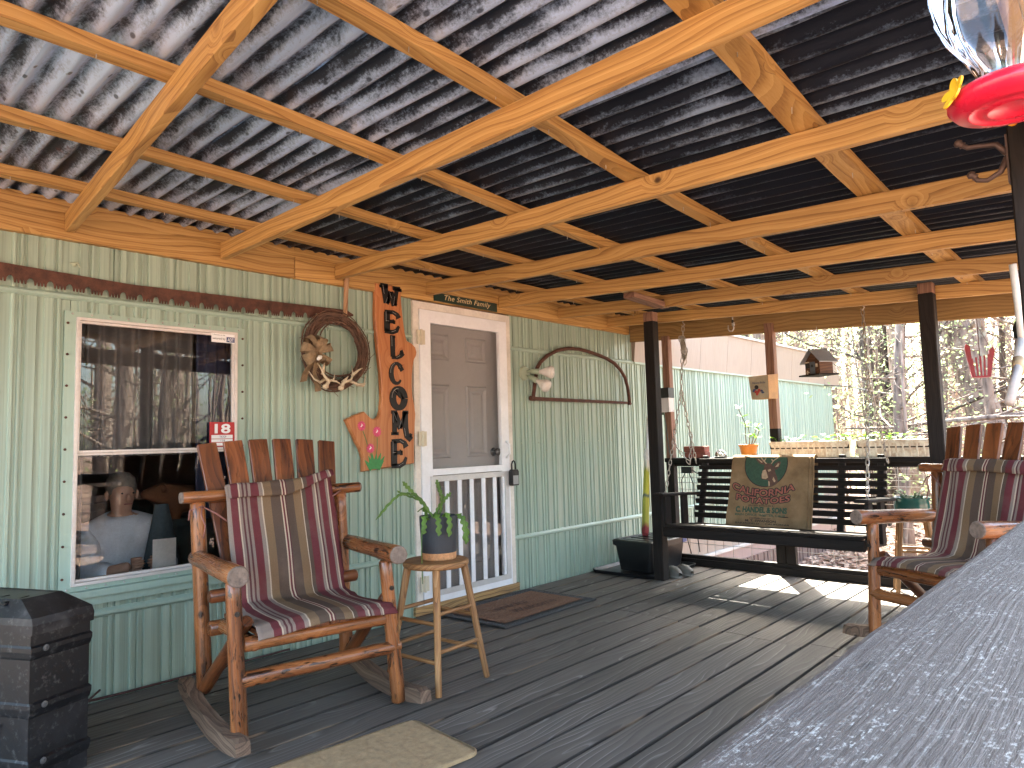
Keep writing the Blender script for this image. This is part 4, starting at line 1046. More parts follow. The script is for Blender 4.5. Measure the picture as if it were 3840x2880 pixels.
# grapevine wreath
wr = thing('vine_wreath', 'grapevine wreath with burlap bow and small antlers beside the sign', 'wreath', (2.405, -.06, 1.69))
vine = plain('dry_vine', (.12, .066, .044), .9, 0, .45, 30)
m = MB(); rg = random.Random(8); WC = (2.405, 1.692)
for i in range(70):
    a0 = rg.uniform(0, 2*pi); sp = rg.uniform(2.2, 6.3); r_ = rg.gauss(0, .0135); dy = rg.uniform(-.028, .028); ph = rg.uniform(0, 6); pts = []
    n_ = int(sp*7)
    for j in range(n_+1):
        a = a0+sp*j/n_; rr_ = r_+.012*sin(a*3+ph)+.006*noise.noise((a*4, i, 0)); rx, rz_ = .196+rr_, .205+rr_
        pts.append((WC[0]+cos(a)*rx, -.062+dy+.012*sin(a*2+ph), WC[1]+sin(a)*rz_))
    m.tube(pts, rg.uniform(.0022, .0048), 5)
for i in range(60):
    a = rg.uniform(0, 2*pi); r_ = .2+rg.uniform(-.03, .03); b = a+rg.uniform(.1, .3); d = rg.choice((-1, 1))*rg.uniform(.02, .05)
    m.tube([(WC[0]+cos(a)*r_, -.07, WC[1]+sin(a)*r_), (WC[0]+cos(b)*(r_+d), -.085, WC[1]+sin(b)*(r_+d))], .0014, 4)
m.build('vine_ring', vine, wr)
bowm = plain('burlap_ribbon', (.235, .165, .095), .9, 0, .35, 40); bc = Vector((2.236, -.115, 1.665))
for i, (a, L_) in enumerate(((.4, .10), (1.3, .10), (2.2, .115), (2.9, .11), (3.7, .10), (5.6, .10), (.9, .075), (1.8, .08), (3.3, .075), (5.0, .06))):
    m = MB(); d = Vector((cos(a), 0, sin(a))); s_ = Vector((-sin(a), 0, cos(a))); w0 = .026+.008*sin(i*2.1)
    def lp(u, v, d=d, s_=s_, L_=L_, w0=w0, i=i):
        q = u*2*pi; r_ = L_*sin(q/2); p = bc+d*(r_*.95)+Vector((0, -.035*sin(q)-.01, 0))
        return tuple(p+s_*((v-.5)*2*w0*(.35+.65*sin(q/2)))+Vector((0, .006*noise.noise((u*4, v*3, i)), 0)))
    m.grid(lp, 16, 4); m.build('bow_loop', bowm, wr, True)
for i, (ex_, ez) in enumerate(((2.152, 1.492), (2.247, 1.440))):
    m = MB(); e = Vector((ex_, -.10, ez))
    m.grid(lambda u, v, e=e, i=i: tuple(bc.lerp(e, u)+Vector(((v-.5)*.055, -.012*sin(u*7+i)-.01*cos(v*3), .01*(v-.5)))), 14, 3); m.build('bow_tail', bowm, wr, True)
bone = plain('antler_bone', (.52, .43, .30), .6, 0, .25, 25)
for base, arms in (((2.287, 1.467), [[(2.287, 1.467), (2.300, 1.50), (2.27, 1.525), (2.255, 1.575), (2.238, 1.612)], [(2.285, 1.515), (2.24, 1.490), (2.20, 1.508), (2.176, 1.552)], [(2.30, 1.505), (2.33, 1.505), (2.338, 1.545)], [(2.27, 1.54), (2.265, 1.58), (2.268, 1.605)], [(2.29, 1.51), (2.35, 1.50), (2.385, 1.48)]]),
                   ((2.392, 1.463), [[(2.392, 1.463), (2.40, 1.497), (2.45, 1.512), (2.475, 1.55), (2.480, 1.605)], [(2.47, 1.54), (2.505, 1.575), (2.535, 1.590)], [(2.45, 1.512), (2.50, 1.487), (2.545, 1.495), (2.568, 1.548)], [(2.50, 1.49), (2.54, 1.480), (2.558, 1.500)], [(2.40, 1.495), (2.42, 1.52), (2.432, 1.535)]])):
    m = MB()
    for k, a in enumerate(arms): m.tube([(x, -.125-.02*sin(j), z) for j, (x, z) in enumerate(a)], [.0135*(1-.82*j/(len(a)-1))*(1 if k == 0 else .8) for j in range(len(a))], 9)
    m.lathe([(0, -.016), (.016, -.008), (.018, .004), (.012, .014), (0, .016)], 12, (base[0], -.125, base[1])); m.build('antler', bone, wr, True)
m = MB(); m.lathe([(0, -.022), (.011, -.012), (.013, .006), (.006, .018), (0, .021)], 12, (2.222, -.165, 1.628), Matrix.Rotation(.9, 3, 'Y')); m.build('white_shell', plain('shell_white', (.7, .68, .62), .4), wr, True)
# welcome slab
ws = thing('welcome_sign', 'live-edge cedar slab painted WELCOME with pink flowers', 'sign', (2.85, -.03, 1.5))
OUT = [(2.71, 2.158), (2.812, 2.162), (2.915, 2.16), (2.921, 2.05), (2.934, 1.933), (2.946, 1.86), (2.962, 1.807), (3.005, 1.79), (3.035, 1.768), (3.046, 1.735), (3.04, 1.71), (3.022, 1.684), (3.010, 1.63), (3.002, 1.572), (3.0, 1.50), (3.005, 1.427), (3.02, 1.37), (3.026, 1.318), (3.018, 1.22), (3.01, 1.119), (3.007, .994), (2.80, .977), (2.60, .96), (2.601, 1.044), (2.58, 1.10), (2.552, 1.146), (2.515, 1.215), (2.479, 1.28), (2.55, 1.31), (2.615, 1.331), (2.64, 1.31), (2.666, 1.289), (2.69, 1.284), (2.712, 1.290), (2.73, 1.31), (2.742, 1.345), (2.75, 1.42), (2.748, 1.50), (2.744, 1.577), (2.73, 1.69), (2.72, 1.77), (2.711, 1.864), (2.706, 1.95), (2.709, 2.041)]
m = MB(); YS = -.046
m.ext(OUT, on_wall(YS+.0+.0), .0)
m = MB()
nO = len(OUT); cxo, czo = 2.86, 1.5
def inset(p, d):
    i = OUT.index(p); a = OUT[i-1]; b = OUT[(i+1) % nO]; l = hypot(b[0]-a[0], b[1]-a[1]); nx, nz = -(b[1]-a[1])/l, (b[0]-a[0])/l
    return (p[0]-nx*d, p[1]-nz*d)
I1 = [inset(p, .006) for p in OUT]
vs_ = [(a, -.018, b) for a, b in OUT]+[(a, -.042, b) for a, b in OUT]+[(a, -.0485, b) for a, b in I1]
m.add(vs_, [tuple(range(nO-1, -1, -1)), tuple(range(2*nO, 3*nO))]+[(j*nO+i, j*nO+(i+1) % nO, (j+1)*nO+(i+1) % nO, (j+1)*nO+i) for j in range(2) for i in range(nO)])
o = m.build('slab', signw, ws)
Rz = Matrix.Rotation(pi/2, 4, 'Y'); o.data.transform(Rz.inverted()); o.matrix_basis = o.matrix_basis @ Rz      # grain runs up the slab
gloss = plain('gloss_black_letters', (.006, .006, .007), .42, 0, .2, 30, 0, .3)
hi = plain('grey_highlight', (.45, .43, .42), .5)
F_ = on_wall(-.0488)
def letter(strokes, box, name='letter'):
    x0, z1, x1, z0 = box; m = MB(); W_ = (x1-x0); H_ = (z1-z0); h = MB()
    f = lambda a, b: (x0+a*W_, z0+b*H_)
    for pts, wd in strokes:
        wds = [q*W_*1.3 for q in wd] if isinstance(wd, list) else wd*W_*1.3
        m.stroke([f(*p) for p in pts], wds, lambda a, b, c_: F_(a, b, c_), .005)
        pp = [f(p[0]-.07, p[1]+.012) for p in pts]
        if len(pp) > 2 or abs(pts[0][1]-pts[1][1]) > .3: h.stroke([(a+.0, b) for a, b in pp[len(pp)//4:max(2, len(pp)//2+1)]] if len(pp) > 3 else [pp[0], ((pp[0][0]*.5+pp[1][0]*.5), (pp[0][1]*.5+pp[1][1]*.5))], .0014, lambda a, b, c_: F_(a, b, .005+c_), .0006)
    o = m.build(name, gloss, ws)
    if h.v: tag(h.build('highlight', hi, o), kind='stuff')
arc = lambda cx, cy, rx, ry, a0, a1, n=14: [(cx+rx*cos(radians(a0+(a1-a0)*i/n)), cy+ry*sin(radians(a0+(a1-a0)*i/n))) for i in range(n+1)]
SER = lambda x, z, w_=.30: ([(x-w_/2, z), (x+w_/2, z)], .13)
letter([([(.17, .97), (.30, .12)], .24), ([(.30, .10), (.50, .70)], .15), ([(.50, .70), (.70, .05)], .22), ([(.70, .05), (.83, .93)], .15), ([(.0, .96), (.36, .96)], .14), ([(.62, .90), (1.0, .92)], .14), ([(1.0, .95), (1.0, .78)], .10), ([(0, .98), (.02, .84)], .10)], (2.748, 2.155, 2.907, 2.021))
EE = [([(.22, .95), (.22, .04)], .27), ([(.10, .95), (.62, .97), (.86, .88), (.95, .72)], [.16, .16, .18, .24]), ([(.20, .52), (.60, .52), (.66, .60)], .14), ([(.66, .42), (.66, .60)], .1), ([(.08, .04), (.55, .02), (.82, .12), (.95, .34)], [.16, .17, .17, .10])]
letter(EE, (2.767, 1.986, 2.898, 1.847))
letter([([(.22, .98), (.24, .08)], .26), ([(.06, .97), (.42, .97)], .12), ([(.16, .05), (.55, .05), (.82, .15), (.96, .30)], [.14, .15, .2, .30]), ([(.82, .30), (1.0, .36)], .18)], (2.814, 1.826, 2.923, 1.677))
letter([(arc(.52, .48, .40, .46, 40, 320), [.28, .20, .16, .15, .17, .2, .24, .26, .26, .24, .2, .17, .14, .12, .10]), ([(.80, .82), (.92, .68), (.80, .62)], [.2, .24, .12])], (2.811, 1.656, 2.92, 1.514))
letter([(arc(.5, .5, .38, .43, 0, 360, 22), [.22+.10*abs(cos(radians(360*i/22))) for i in range(23)]), ([(.25, .86), (.62, .62), (.80, .45)], [.10, .20, .06])], (2.819, 1.492, 2.945, 1.349))
letter([([(.18, .96), (.18, .24)], .16), ([(.22, .92), (.46, .42)], .18), ([(.46, .42), (.66, .92)], .10), ([(.68, .97), (.70, .42), (.76, .16), (.88, .06), (.98, .16)], [.2, .2, .18, .16, .14]), ([(.03, .25), (.36, .25)], .09), ([(.04, .96), (.30, .96)], .1), ([(.58, .96), (.84, .96)], .1), ([(.88, .20), (.99, .16)], .12)], (2.814, 1.338, 2.987, 1.142))
letter(EE, (2.808, 1.150, 2.944, .979))
pink = plain('pink_petal_paint', (.62, .06, .16), .5, 0, .25, 60); pgr = plain('green_leaf_paint', (.03, .24, .06), .5, 0, .2, 60)
for fx, fz, r_ in ((2.591, 1.242, .031), (2.707, 1.205, .034), (2.655, 1.102, .031)):
    m = MB()
    for k in range(13):
        a = 2*pi*k/13; m.stroke([(fx, fz), (fx+cos(a)*r_*.6, fz+sin(a)*r_*.6), (fx+cos(a)*r_, fz+sin(a)*r_)], [.004, .013, .005], F_, .0010+.0001*k)
    fo = m.build('flower', pink, ws)
    m = MB(); m.stroke([(fx-.008, fz-.006), (fx+.006, fz+.006)], .006, F_, .0032); m.stroke([(fx-.002, fz+.012), (fx+.004, fz+.004)], .004, F_, .0032); m.build('flower_center', whiteS, fo)
m = MB()
for a, b in (((2.600, 1.212), (2.640, 1.10)), ((2.708, 1.17), (2.70, 1.05)), ((2.655, 1.07), (2.66, 1.03))): m.stroke([a, ((a[0]+b[0])/2+.003, (a[1]+b[1])/2), b], .006, F_, .0006)
m.build('flower_stalk', plain('olive_stalk', (.10, .16, .05), .6), ws)
m = MB()
for qi, tip in enumerate(((2.612, 1.030), (2.640, 1.055), (2.665, 1.075), (2.700, 1.065), (2.735, 1.07), (2.763, 1.050), (2.62, 1.01), (2.755, 1.02))):
    m.stroke([(2.685+(tip[0]-2.685)*.35, .972), ((tip[0]+2.685)/2+(tip[0]-2.685)*.12, (tip[1]+.972)/2), tip], [.03, .026, .003], F_, .0010+.0003*qi)
m.build('painted_leaves', pgr, ws)
# family name board
nb = thing('name_board', 'small dark green name board above the screen door', 'sign', (3.52, -.045, 2.13))
m = MB(); m.ext([(3.208, 2.108), (3.836, 2.102), (3.836, 2.166), (3.208, 2.166)], on_wall(-.0405), .012); m.build('plate', plain('dark_green_paint', (.008, .028, .019), .4, 0, .15), nb)
v, f = textmesh('The Smith Family', shear=.28, offset=.006, space=1.05); v = fit(v, (3.30, 2.112, 3.765, 2.160)); m = MB(); m.add([(a, -.0530, b) for a, b in v], f); m.build('lettering', plain('cream_letter', (.62, .47, .25), .5), nb)
# bow saw
bs = thing('bow_saw', 'rusty bow saw frame hung on the green wall right of the door', 'saw', (4.9, -.04, 1.45))
m = MB(); A = [(4.235, 1.452), (4.262, 1.56), (4.295, 1.70), (4.34, 1.752), (4.43, 1.81), (4.573, 1.868), (4.72, 1.895), (4.86, 1.900), (5.0, 1.890), (5.14, 1.872), (5.28, 1.848), (5.40, 1.812), (5.50, 1.755), (5.565, 1.69), (5.605, 1.60), (5.625, 1.50), (5.628, 1.448)]
m.tube([(x, -.042, z) for x, z in A], .0155, 10); m.build('bow', rusty, bs, True)
m = MB(); poly = [(4.22, 1.470), (5.63, 1.462)]; x = 5.63
while x > 4.25: poly += [(x, 1.442), (x-.02, 1.436), (x-.024, 1.442)]; x -= .03
m.ext(poly, on_wall(-.040), .0025); m.build('blade', rusty, bs)
m = MB(); m.tube([(4.205, -.042, 1.457), (4.25, -.042, 1.457)], .02, 8); m.build('blade_clamp', rusty, bs)
m = MB(); m.tube([(5.61, -.042, 1.445), (5.645, -.042, 1.445)], .014, 8); m.build('blade_clamp', rusty, bs)
# flood light
fl_ = thing('flood_light', 'twin bulb floodlight on a round green base by the door', 'light', (4.17, -.01, 1.655))
gfix = plain('painted_green_fixture', (.36, .42, .31), .5)
m = MB(); m.lathe([(0, 0), (.058, 0), (.058, .012), (.05, .022), (0, .026)], 28, (4.17, -.006, 1.655), Matrix.Rotation(pi/2, 3, 'X')); m.build('base', gfix, fl_, False)
bulbm = plain('frosted_bulb', (.66, .62, .58), .25, 0, .06)
for p0, p1 in (((4.185, -.03, 1.672), (4.27, -.235, 1.650)), ((4.185, -.03, 1.638), (4.215, -.235, 1.525))):
    p0, p1 = Vector(p0), Vector(p1); d = (p1-p0).normalized(); Rm = d.to_track_quat('Z', 'Y').to_matrix(); L_ = (p1-p0).length
    m = MB(); m.lathe([(.009, 0), (.009, .03), (.021, .032), (.023, .10), (.020, .105), (.0, .106)], 16, p0, Rm); m.build('socket_arm', gfix, fl_, True)
    m = MB(); m.lathe([(.017, .10), (.020, .125), (.040, .165), (.049, .190), (.050, .205), (.044, .217), (.02, .224), (0, .226)], 24, p0, Rm); m.build('bulb', bulbm, fl_, True)
# lock box
lb = thing('key_lock_box', 'black and grey key lock box hanging on the door handle', 'lock box', (3.95, -.075, .86))
m = MB(); m.ext([(3.915, .79), (3.98, .79), (3.985, .80), (3.985, .895), (3.972, .91), (3.922, .91), (3.909, .895), (3.909, .80)], on_wall(-.060), .034); m.build('case', blackp, lb)
m = MB(); m.ext([(3.918, .80), (3.976, .80), (3.976, .865), (3.918, .865)], on_wall(-.0945), .003); m.build('face_plate', plain('grey_face', (.30, .31, .31), .4, .3), lb)
m = MB(); m.ext([(3.93, .872), (3.964, .872), (3.964, .892), (3.93, .892)], on_wall(-.0945), .002); m.build('shutter', blackm, lb)
m = MB(); m.tube([(3.928, -.075, .90), (3.928, -.075, .95), (3.936, -.075, .968), (3.948, -.075, .975), (3.960, -.075, .968), (3.967, -.075, .95), (3.967, -.075, .90)], .006, 8); m.build('shackle', blackp, lb, True)
m = MB(); m.lathe([(.012, 0), (.010, .006), (.004, .012), (0, .014)], 10, (1.02, -.006, 2.0), Matrix.Rotation(pi/2, 3, 'X')); m.tube([(1.0, -.012, 2.0), (1.03, -.02, 2.005), (1.04, -.02, 1.985)], .004, 6)
o = m.build('pipe_stub', gfix, None); tag(o, 'tiny green painted pipe fitting high on the wall left of the window', 'fitting')

# ================================================================= corner by the far post
tt = thing('storage_tote', 'black lidded storage tote on the deck in the far corner', 'tote', (5.30, -.40, 0)); place((5.30, -.40, 0), radians(-3))
def rrect(x0, y0, x1, y1, r_, n=5):
    o_ = []
    for cx_, cy_, a0 in ((x1-r_, y1-r_, 0), (x0+r_, y1-r_, pi/2), (x0+r_, y0+r_, pi), (x1-r_, y0+r_, 3*pi/2)): o_ += [(cx_+r_*cos(a0+k*pi/2/n), cy_+r_*sin(a0+k*pi/2/n)) for k in range(n+1)]
    return o_
def stack(m, levels):
    n_ = None; vs_ = []
    for (ol_, z) in levels: vs_ += [(a, b, z) for a, b in ol_]; n_ = len(ol_)
    m.add(vs_, [(j*n_+i, j*n_+(i+1) % n_, (j+1)*n_+(i+1) % n_, (j+1)*n_+i) for j in range(len(levels)-1) for i in range(n_)]+[tuple(range(n_-1, -1, -1)), tuple((len(levels)-1)*n_+i for i in range(n_))])
R_ = lambda e, r_=.03: rrect(-.26-e, -.19-e, .26+e, .19+e, r_)
m = MB(); stack(m, [(R_(-.03), .015), (R_(-.005), .215), (R_(.004), .216), (R_(.004), .224)]); m.build('tub', blackp, tt)
m = MB(); stack(m, [(R_(.014), .2245), (R_(.016), .262), (R_(.004), .270), (R_(-.03), .272), (R_(-.036), .264)]); ld = m.build('lid', blackp, tt)
for i in range(4): m = MB(); m.box((-.2+i*.11, -.13, .2645), (-.13+i*.11, .13, .271)); m.build('lid_rib', blackp, ld)
m = MB(); m.box((.188, -.208, .222), (.25, -.2065, .260)); m.build('blue_label', plain('blue_label', (.05, .09, .26), .5), ld)
noplace()
tr = thing('boot_tray', 'shallow black tray under the storage tote', 'tray', (5.29, -.37, 0)); m = MB()
lv_ = [(rrect(4.90, -.66, 5.63, -.06, .07), .001), (rrect(4.89, -.67, 5.64, -.05, .07), .028), (rrect(4.905, -.655, 5.625, -.065, .06), .030), (rrect(4.925, -.635, 5.605, -.085, .05), .008)]
stack(m, lv_); m.build('pan', blackp, tr)
um = thing('rolled_umbrella', 'furled yellow and red umbrella leaning in the far corner', 'umbrella', (5.36, -.30, .27))
U0, U1 = Vector((5.335, -.335, .272)), Vector((5.655, -.215, 1.30)); ud = (U1-U0)
def umbm():
    s = NT('yellow_red_umbrella_cloth'); c = s.coord(False); x = s.n('SeparateXYZ', {0: c}).outputs[0]
    n_ = s.noise(s.map(c, (2, 40, 40)), 1, 3)
    k = s.ramp(s.math('ADD', x, s.math('MULTIPLY', n_, .06)), [(.0, (.20, .03, .03)), (.10, (.22, .04, .04)), (.15, (.34, .33, .06)), (.36, (.42, .40, .07)), (.385, (.06, .10, .12)), (.41, (.45, .42, .06)), (.60, (.38, .38, .06)), (.66, (.60, .58, .50)), (1.0, (.6, .58, .5))])
    return s.done(k, .8, 0, .3)
Mu, Lu = frame(U0, U1)
m = MB(); n_ = 16; vs_ = []; sg = 16
for i in range(n_+1):
    t_ = i/n_*.66*Lu; r_ = .029*(1-.25*i/n_) if i > 0 else .022
    for k in range(sg):
        a = 2*pi*k/sg+i*.12; q = r_*(1+.16*cos(4*a)+.06*noise.noise((i*.4, k, 2))); vs_.append((t_, cos(a)*q, sin(a)*q))
m.add(vs_, [(i*sg+k, i*sg+(k+1) % sg, (i+1)*sg+(k+1) % sg, (i+1)*sg+k) for i in range(n_) for k in range(sg)]+[tuple(range(sg-1, -1, -1)), tuple(n_*sg+k for k in range(sg))])
m.build('canopy', umbm(), um, True, Mu)
m = MB(); m.lathe([(.022, .62*Lu), (.034, .66*Lu), (.028, .71*Lu), (.012, .73*Lu), (.010, Lu), (0, Lu+.01)], 14, (0, 0, 0), Matrix.Rotation(pi/2, 3, 'Y')); m.build('shaft', plain('white_shaft', (.6, .6, .58), .5), um, True, Mu)
# clog
for dx, dy, a, lab_ in ((5.135, -.70, -2.09, 'nearer grey clog on the deck, against the dark post'), (5.245, -.73, -1.95, 'farther grey clog on the deck, behind the other clog')):
    cl = thing('clog', lab_, 'shoe', (dx, dy, 0), a, 'clogs behind the post')
    place((dx, dy, 0), a); m = MB(); 
    def sh_(u, v):
        L2 = .25; x_ = -.13+L2*u; wd = .046*(max(0, sin(pi*(.03+.94*u)))**.4)*(1.04 if u > .55 else .86+.18*max(0, (u-.3)/.25)); tt_ = min(1, max(0, (u-.30)/.16)); h = (.034*(1-tt_)+.066*tt_)*(1 if u < .62 else max(.25, cos((u-.62)*3.0)))
        a_ = pi*v; return (x_, cos(a_)*wd, .016+max(0, sin(a_))**.6*h)
    m.grid(sh_, 18, 10); o = m.build('upper', plain('grey_foam', (.13, .12, .105), .7), cl, True)
    m = MB(); ol = [(-.13+.25*i/16, .046*(sin(pi*(.02+.96*i/16))**.45)) for i in range(17)]; ol = ol+[(a_, -b_) for a_, b_ in reversed(ol)]
    stack(m, [(ol, .001), (ol, .016)]); m.build('sole', plain('pale_sole', (.2, .19, .17), .8), cl); noplace()
# lantern box
ln = thing('wall_lantern', 'black topped frosted lantern box on the corner post', 'lantern', (5.61, -.43, 1.34))
m = MB(); m.box((5.545, -.505, 1.47), (5.644, -.36, 1.56)); m.build('cap', blackp, ln)
m = MB(); m.box((5.552, -.50, 1.345), (5.64, -.365, 1.469)); m.build('frosted_body', plain('frosted_plastic', (.56, .54, .55), .3, 0, .08), ln)
m = MB(); m.tube([(5.60, -.40, 1.344), (5.60, -.40, 1.32)], .018, 10); m.tube([(5.60, -.42, 1.33), (5.612, -.43, 1.20), (5.618, -.445, 1.0), (5.60, -.47, .94)], .004, 6); m.build('cable', plain('green_cable', (.03, .06, .05), .5), ln)

for i in range(8):
    m = MB(); m.lathe([(.006, 0), (.005, .004), (0, .005)], 8, (4.12+i*.205, -.010, 1.105), Matrix.Rotation(pi/2, 3, 'X')); m.build('screw', gfix, home)
ob = thing('power_adapter', 'black power adapter with dangling cables under the far rail', 'adapter', (5.64, -.60, .78))
m = MB(); m.box((5.615, -.655, .80), (5.655, -.555, .856)); m.build('case', blackp, ob)
for j, pts in enumerate(([(5.64, -.58, .80), (5.635, -.545, .74), (5.64, -.545, .50), (5.645, -.575, .20), (5.65, -.60, .10)], [(5.64, -.62, .80), (5.635, -.66, .70), (5.64, -.655, .40), (5.65, -.68, .12)], [(5.635, -.65, .83), (5.63, -.70, .80), (5.64, -.76, .78)])):
    m = MB(); m.tube(pts, .0045, 6); m.build('cable', blackp, ob, True)
m = MB(); m.tube([(.93, -.055, .012), (1.02, -.10, .010), (1.10, -.045, .012), (1.25, -.05, .010), (1.45, -.045, .010), (1.75, -.05, .010), (2.1, -.045, .010)], .006, 7)
m.tube([(1.02, -.10, .010), (1.10, -.08, .03), (1.15, -.05, .05)], .005, 6)
tag(m.build('extension_cord', plain('dark_red_cord', (.05, .018, .016), .5), None, True), 'dark cord lying along the foot of the wall behind the rocker', 'cord')

# ================================================================= on the far rail
brk = plain('red_brick', (.22, .065, .045), .85, 0, .3, 25, .4)
for i, (z, dy, lab) in enumerate(((.9335, 0, 'lower of two red bricks stacked on the rail'), (.984, .006, 'upper of two red bricks stacked on the rail'))):
    o = board('brick', (5.68, -.585+dy, z+.0248), (5.68, -.785+dy, z+.0248), .095, .0495, brk, None, bev=.004); tag(o, lab, 'brick', 'bricks on the rail')
dl = thing('dome_light', 'small clear dome light on the rail between bricks and orange pot', 'light', (5.67, -.91, .933))
m = MB(); m.lathe([(0, 0), (.058, 0), (.058, .010), (.0, .012)], 24, (5.67, -.91, .9335)); m.build('base', blackp, dl)
m = MB(); m.lathe([(.050, .0125), (.050, .022), (.043, .045), (.028, .060), (.012, .066), (0, .067)], 24, (5.67, -.91, .9335)); m.build('dome', glass_mat('dome_glass', (.92, .93, .93), 1.6, .03, .12), dl, True)
m = MB(); m.lathe([(.024, .012), (.026, .02), (.014, .036), (0, .04)], 14, (5.67, -.91, .9335)); m.build('reflector', steel, dl, True)
terra = plain('orange_pot', (.62, .22, .035), .5, 0, .08)
op = thing('potted_plant', 'young plant in an orange pot on the far rail', 'potted plant', (5.68, -1.155, .933))
m = MB(); m.lathe([(0, 0), (.056, 0), (.072, .088), (.078, .090), (.080, .108), (.074, .109), (.070, .09), (0, .088)], 32, (5.68, -1.155, .9335)); m.build('pot', terra, op)
m = MB(); m.lathe([(.0705, .091), (0, .094)], 20, (5.68, -1.155, .9335)); m.build('soil', soil, op)
def leaf(m, p, d, L_, wd, up=(0, 0, 1), curl=.15):
    p, d = Vector(p), Vector(d).normalized(); s_ = d.cross(Vector(up)); s_ = s_.normalized() if s_.length > .01 else Vector((1, 0, 0)); n_ = s_.cross(d); k = 5; vs_ = []
    for i in range(k+1):
        t_ = i/k; c_ = p+d*(L_*t_)-n_*(curl*L_*t_*t_); w_ = wd*(sin(pi*(t_*.93+.05))**.8)
        vs_ += [c_+s_*w_+n_*w_*.25, c_, c_-s_*w_+n_*w_*.25]
    m.add(vs_, [q for i in range(k) for q in ((i*3, i*3+1, i*3+4, i*3+3), (i*3+1, i*3+2, i*3+5, i*3+4))])
rl = random.Random(6)
for base, path in (((5.68, -1.14, 1.03), [(5.68, -1.14, 1.03), (5.68, -1.135, 1.12), (5.685, -1.14, 1.20), (5.68, -1.115, 1.27), (5.68, -1.085, 1.34)]), ((5.68, -1.165, 1.03), [(5.68, -1.165, 1.03), (5.68, -1.17, 1.10), (5.68, -1.165, 1.18)]), ((5.68, -1.18, 1.03), [(5.68, -1.18, 1.03), (5.675, -1.205, 1.10), (5.68, -1.235, 1.185)]), ((5.69, -1.19, 1.03), [(5.69, -1.19, 1.03), (5.69, -1.22, 1.09), (5.69, -1.25, 1.15)])):
    m = MB(); m.tube(path, .004, 6); m.build('stem', plain('brown_green_stem', (.12, .11, .05), .7), op, True)
    for i in range(2, len(path)) if len(path) > 3 else range(1, len(path)):
        for q in range(3):
            m = MB(); a = rl.uniform(0, 2*pi); leaf(m, path[i], (cos(a)*.5, sin(a), rl.uniform(.1, .8)), rl.uniform(.05, .075), rl.uniform(.011, .017)); m.build('leaf', fresh if len(path) > 3 else leafmat('grey_green_leaf%d' % i, (.22, .30, .20), (.38, .46, .34), .3) if q == 0 else fresh, op, True)
for lab, y0, y1 in (('left cream plastic window box of seedlings on the far rail', -1.345, -1.995), ('right cream plastic window box of seedlings on the far rail', -2.0, -2.53)):
    pt_ = thing('planter_box', lab, 'planter', (5.68, (y0+y1)/2, .933), 0, 'window boxes on the far rail')
    m = MB(); R2 = lambda e, z: (rrect(5.595-e, y1-e*.3+.02, 5.765+e, y0+e*.3-.02, .02), z)
    stack(m, [R2(-.02, .9335), R2(.0, 1.035), R2(.006, 1.036), R2(.007, 1.058), R2(.004, 1.059), R2(-.005, 1.03)])
    cream = NT('stained_cream_plastic'); _c = cream.coord(); _n = cream.noise(cream.map(_c, (4, 9, 9)), 2, 5, .7)
    cream = cream.done(cream.ramp(_n, [(.36, (.50, .37, .26)), (.48, (.62, .53, .40)), (.56, (.74, .68, .55))]), .6)
    m.build('trough', cream, pt_)
    n_ = int((y0-y1)/.045)
    for i in range(1, n_):
        yy = y0-.02-(y0-y1-.04)*i/n_; board('flute', (5.6135, yy, .938), (5.5955, yy, 1.034), .012, .006, cream, pt_, up=(1, 0, 0), bev=.002)
    m = MB(); m.box((5.60, y1+.025, 1.0), (5.76, y0-.025, 1.031)); m.build('soil', soil, pt_)
    for i in range(4 if y0 > -1.5 else 3):
        yy = y0-.09-i*((y0-y1-.16)/3.0)+rl.uniform(-.02, .02)
        for q in range(9 if i != 1 else 4):
            m = MB(); a = rl.uniform(0, 2*pi); st = Vector((5.67+rl.uniform(-.03, .03), yy+rl.uniform(-.04, .04), 1.03)); tp = st+Vector((cos(a)*.025, sin(a)*.035, rl.uniform(.03, .075)))
            m.tube([st, tp], .0018, 4); leaf(m, tp, (cos(a), sin(a), .3), rl.uniform(.045, .07), rl.uniform(.017, .026)); m.build('seedling', fresh, pt_, True)
# teal pot on a stand
stool('plant_stand', 'small round wooden plant stand carrying the teal pot', 'plant stand', (5.50, -2.385), .528, .135, .13, .3, stoolw)
glz = NT('teal_glaze'); _z = glz.n('SeparateXYZ', {0: glz.coord(False)}).outputs[2]
glz = glz.done(glz.ramp(glz.math('ADD', _z, glz.math('MULTIPLY', glz.noise(glz.coord(False), 20, 3), .02)), [(.045, (.03, .16, .17)), (.06, (.012, .075, .062)), (.115, (.006, .05, .036)), (.125, (.03, .11, .09))]), .12, 0, .7)
tp_ = thing('potted_plant', 'succulent in a glossy teal glazed pot behind the rocking chair', 'potted plant', (5.50, -2.385, .529))
m = MB(); m.lathe([(0, 0), (.098, 0), (.108, .01), (.112, .07), (.110, .115), (.118, .122), (.118, .130), (.108, .131), (.102, .11), (0, .108)], 36, (5.50, -2.385, .529)); m.build('pot', glz, tp_, True)
m = MB(); m.lathe([(.102, .111), (0, .116)], 20, (5.50, -2.385, .529)); m.build('soil', soil, tp_)
jade = leafmat('jade_leaf', (.06, .11, .045), (.12, .19, .08), .15)
for i in range(26):
    a = rl.uniform(0, 2*pi); r_ = rl.uniform(.0, .08); p = Vector((5.50+cos(a)*r_, -2.385+sin(a)*r_, .642)); m = MB()
    tp2 = p+Vector((cos(a)*.03, sin(a)*.03, rl.uniform(.015, .05))); m.tube([p, tp2], .004, 5); leaf(m, tp2, (cos(a), sin(a), rl.uniform(-.1, .6)), rl.uniform(.035, .06), .012); m.build('leaf', jade, tp_, True)

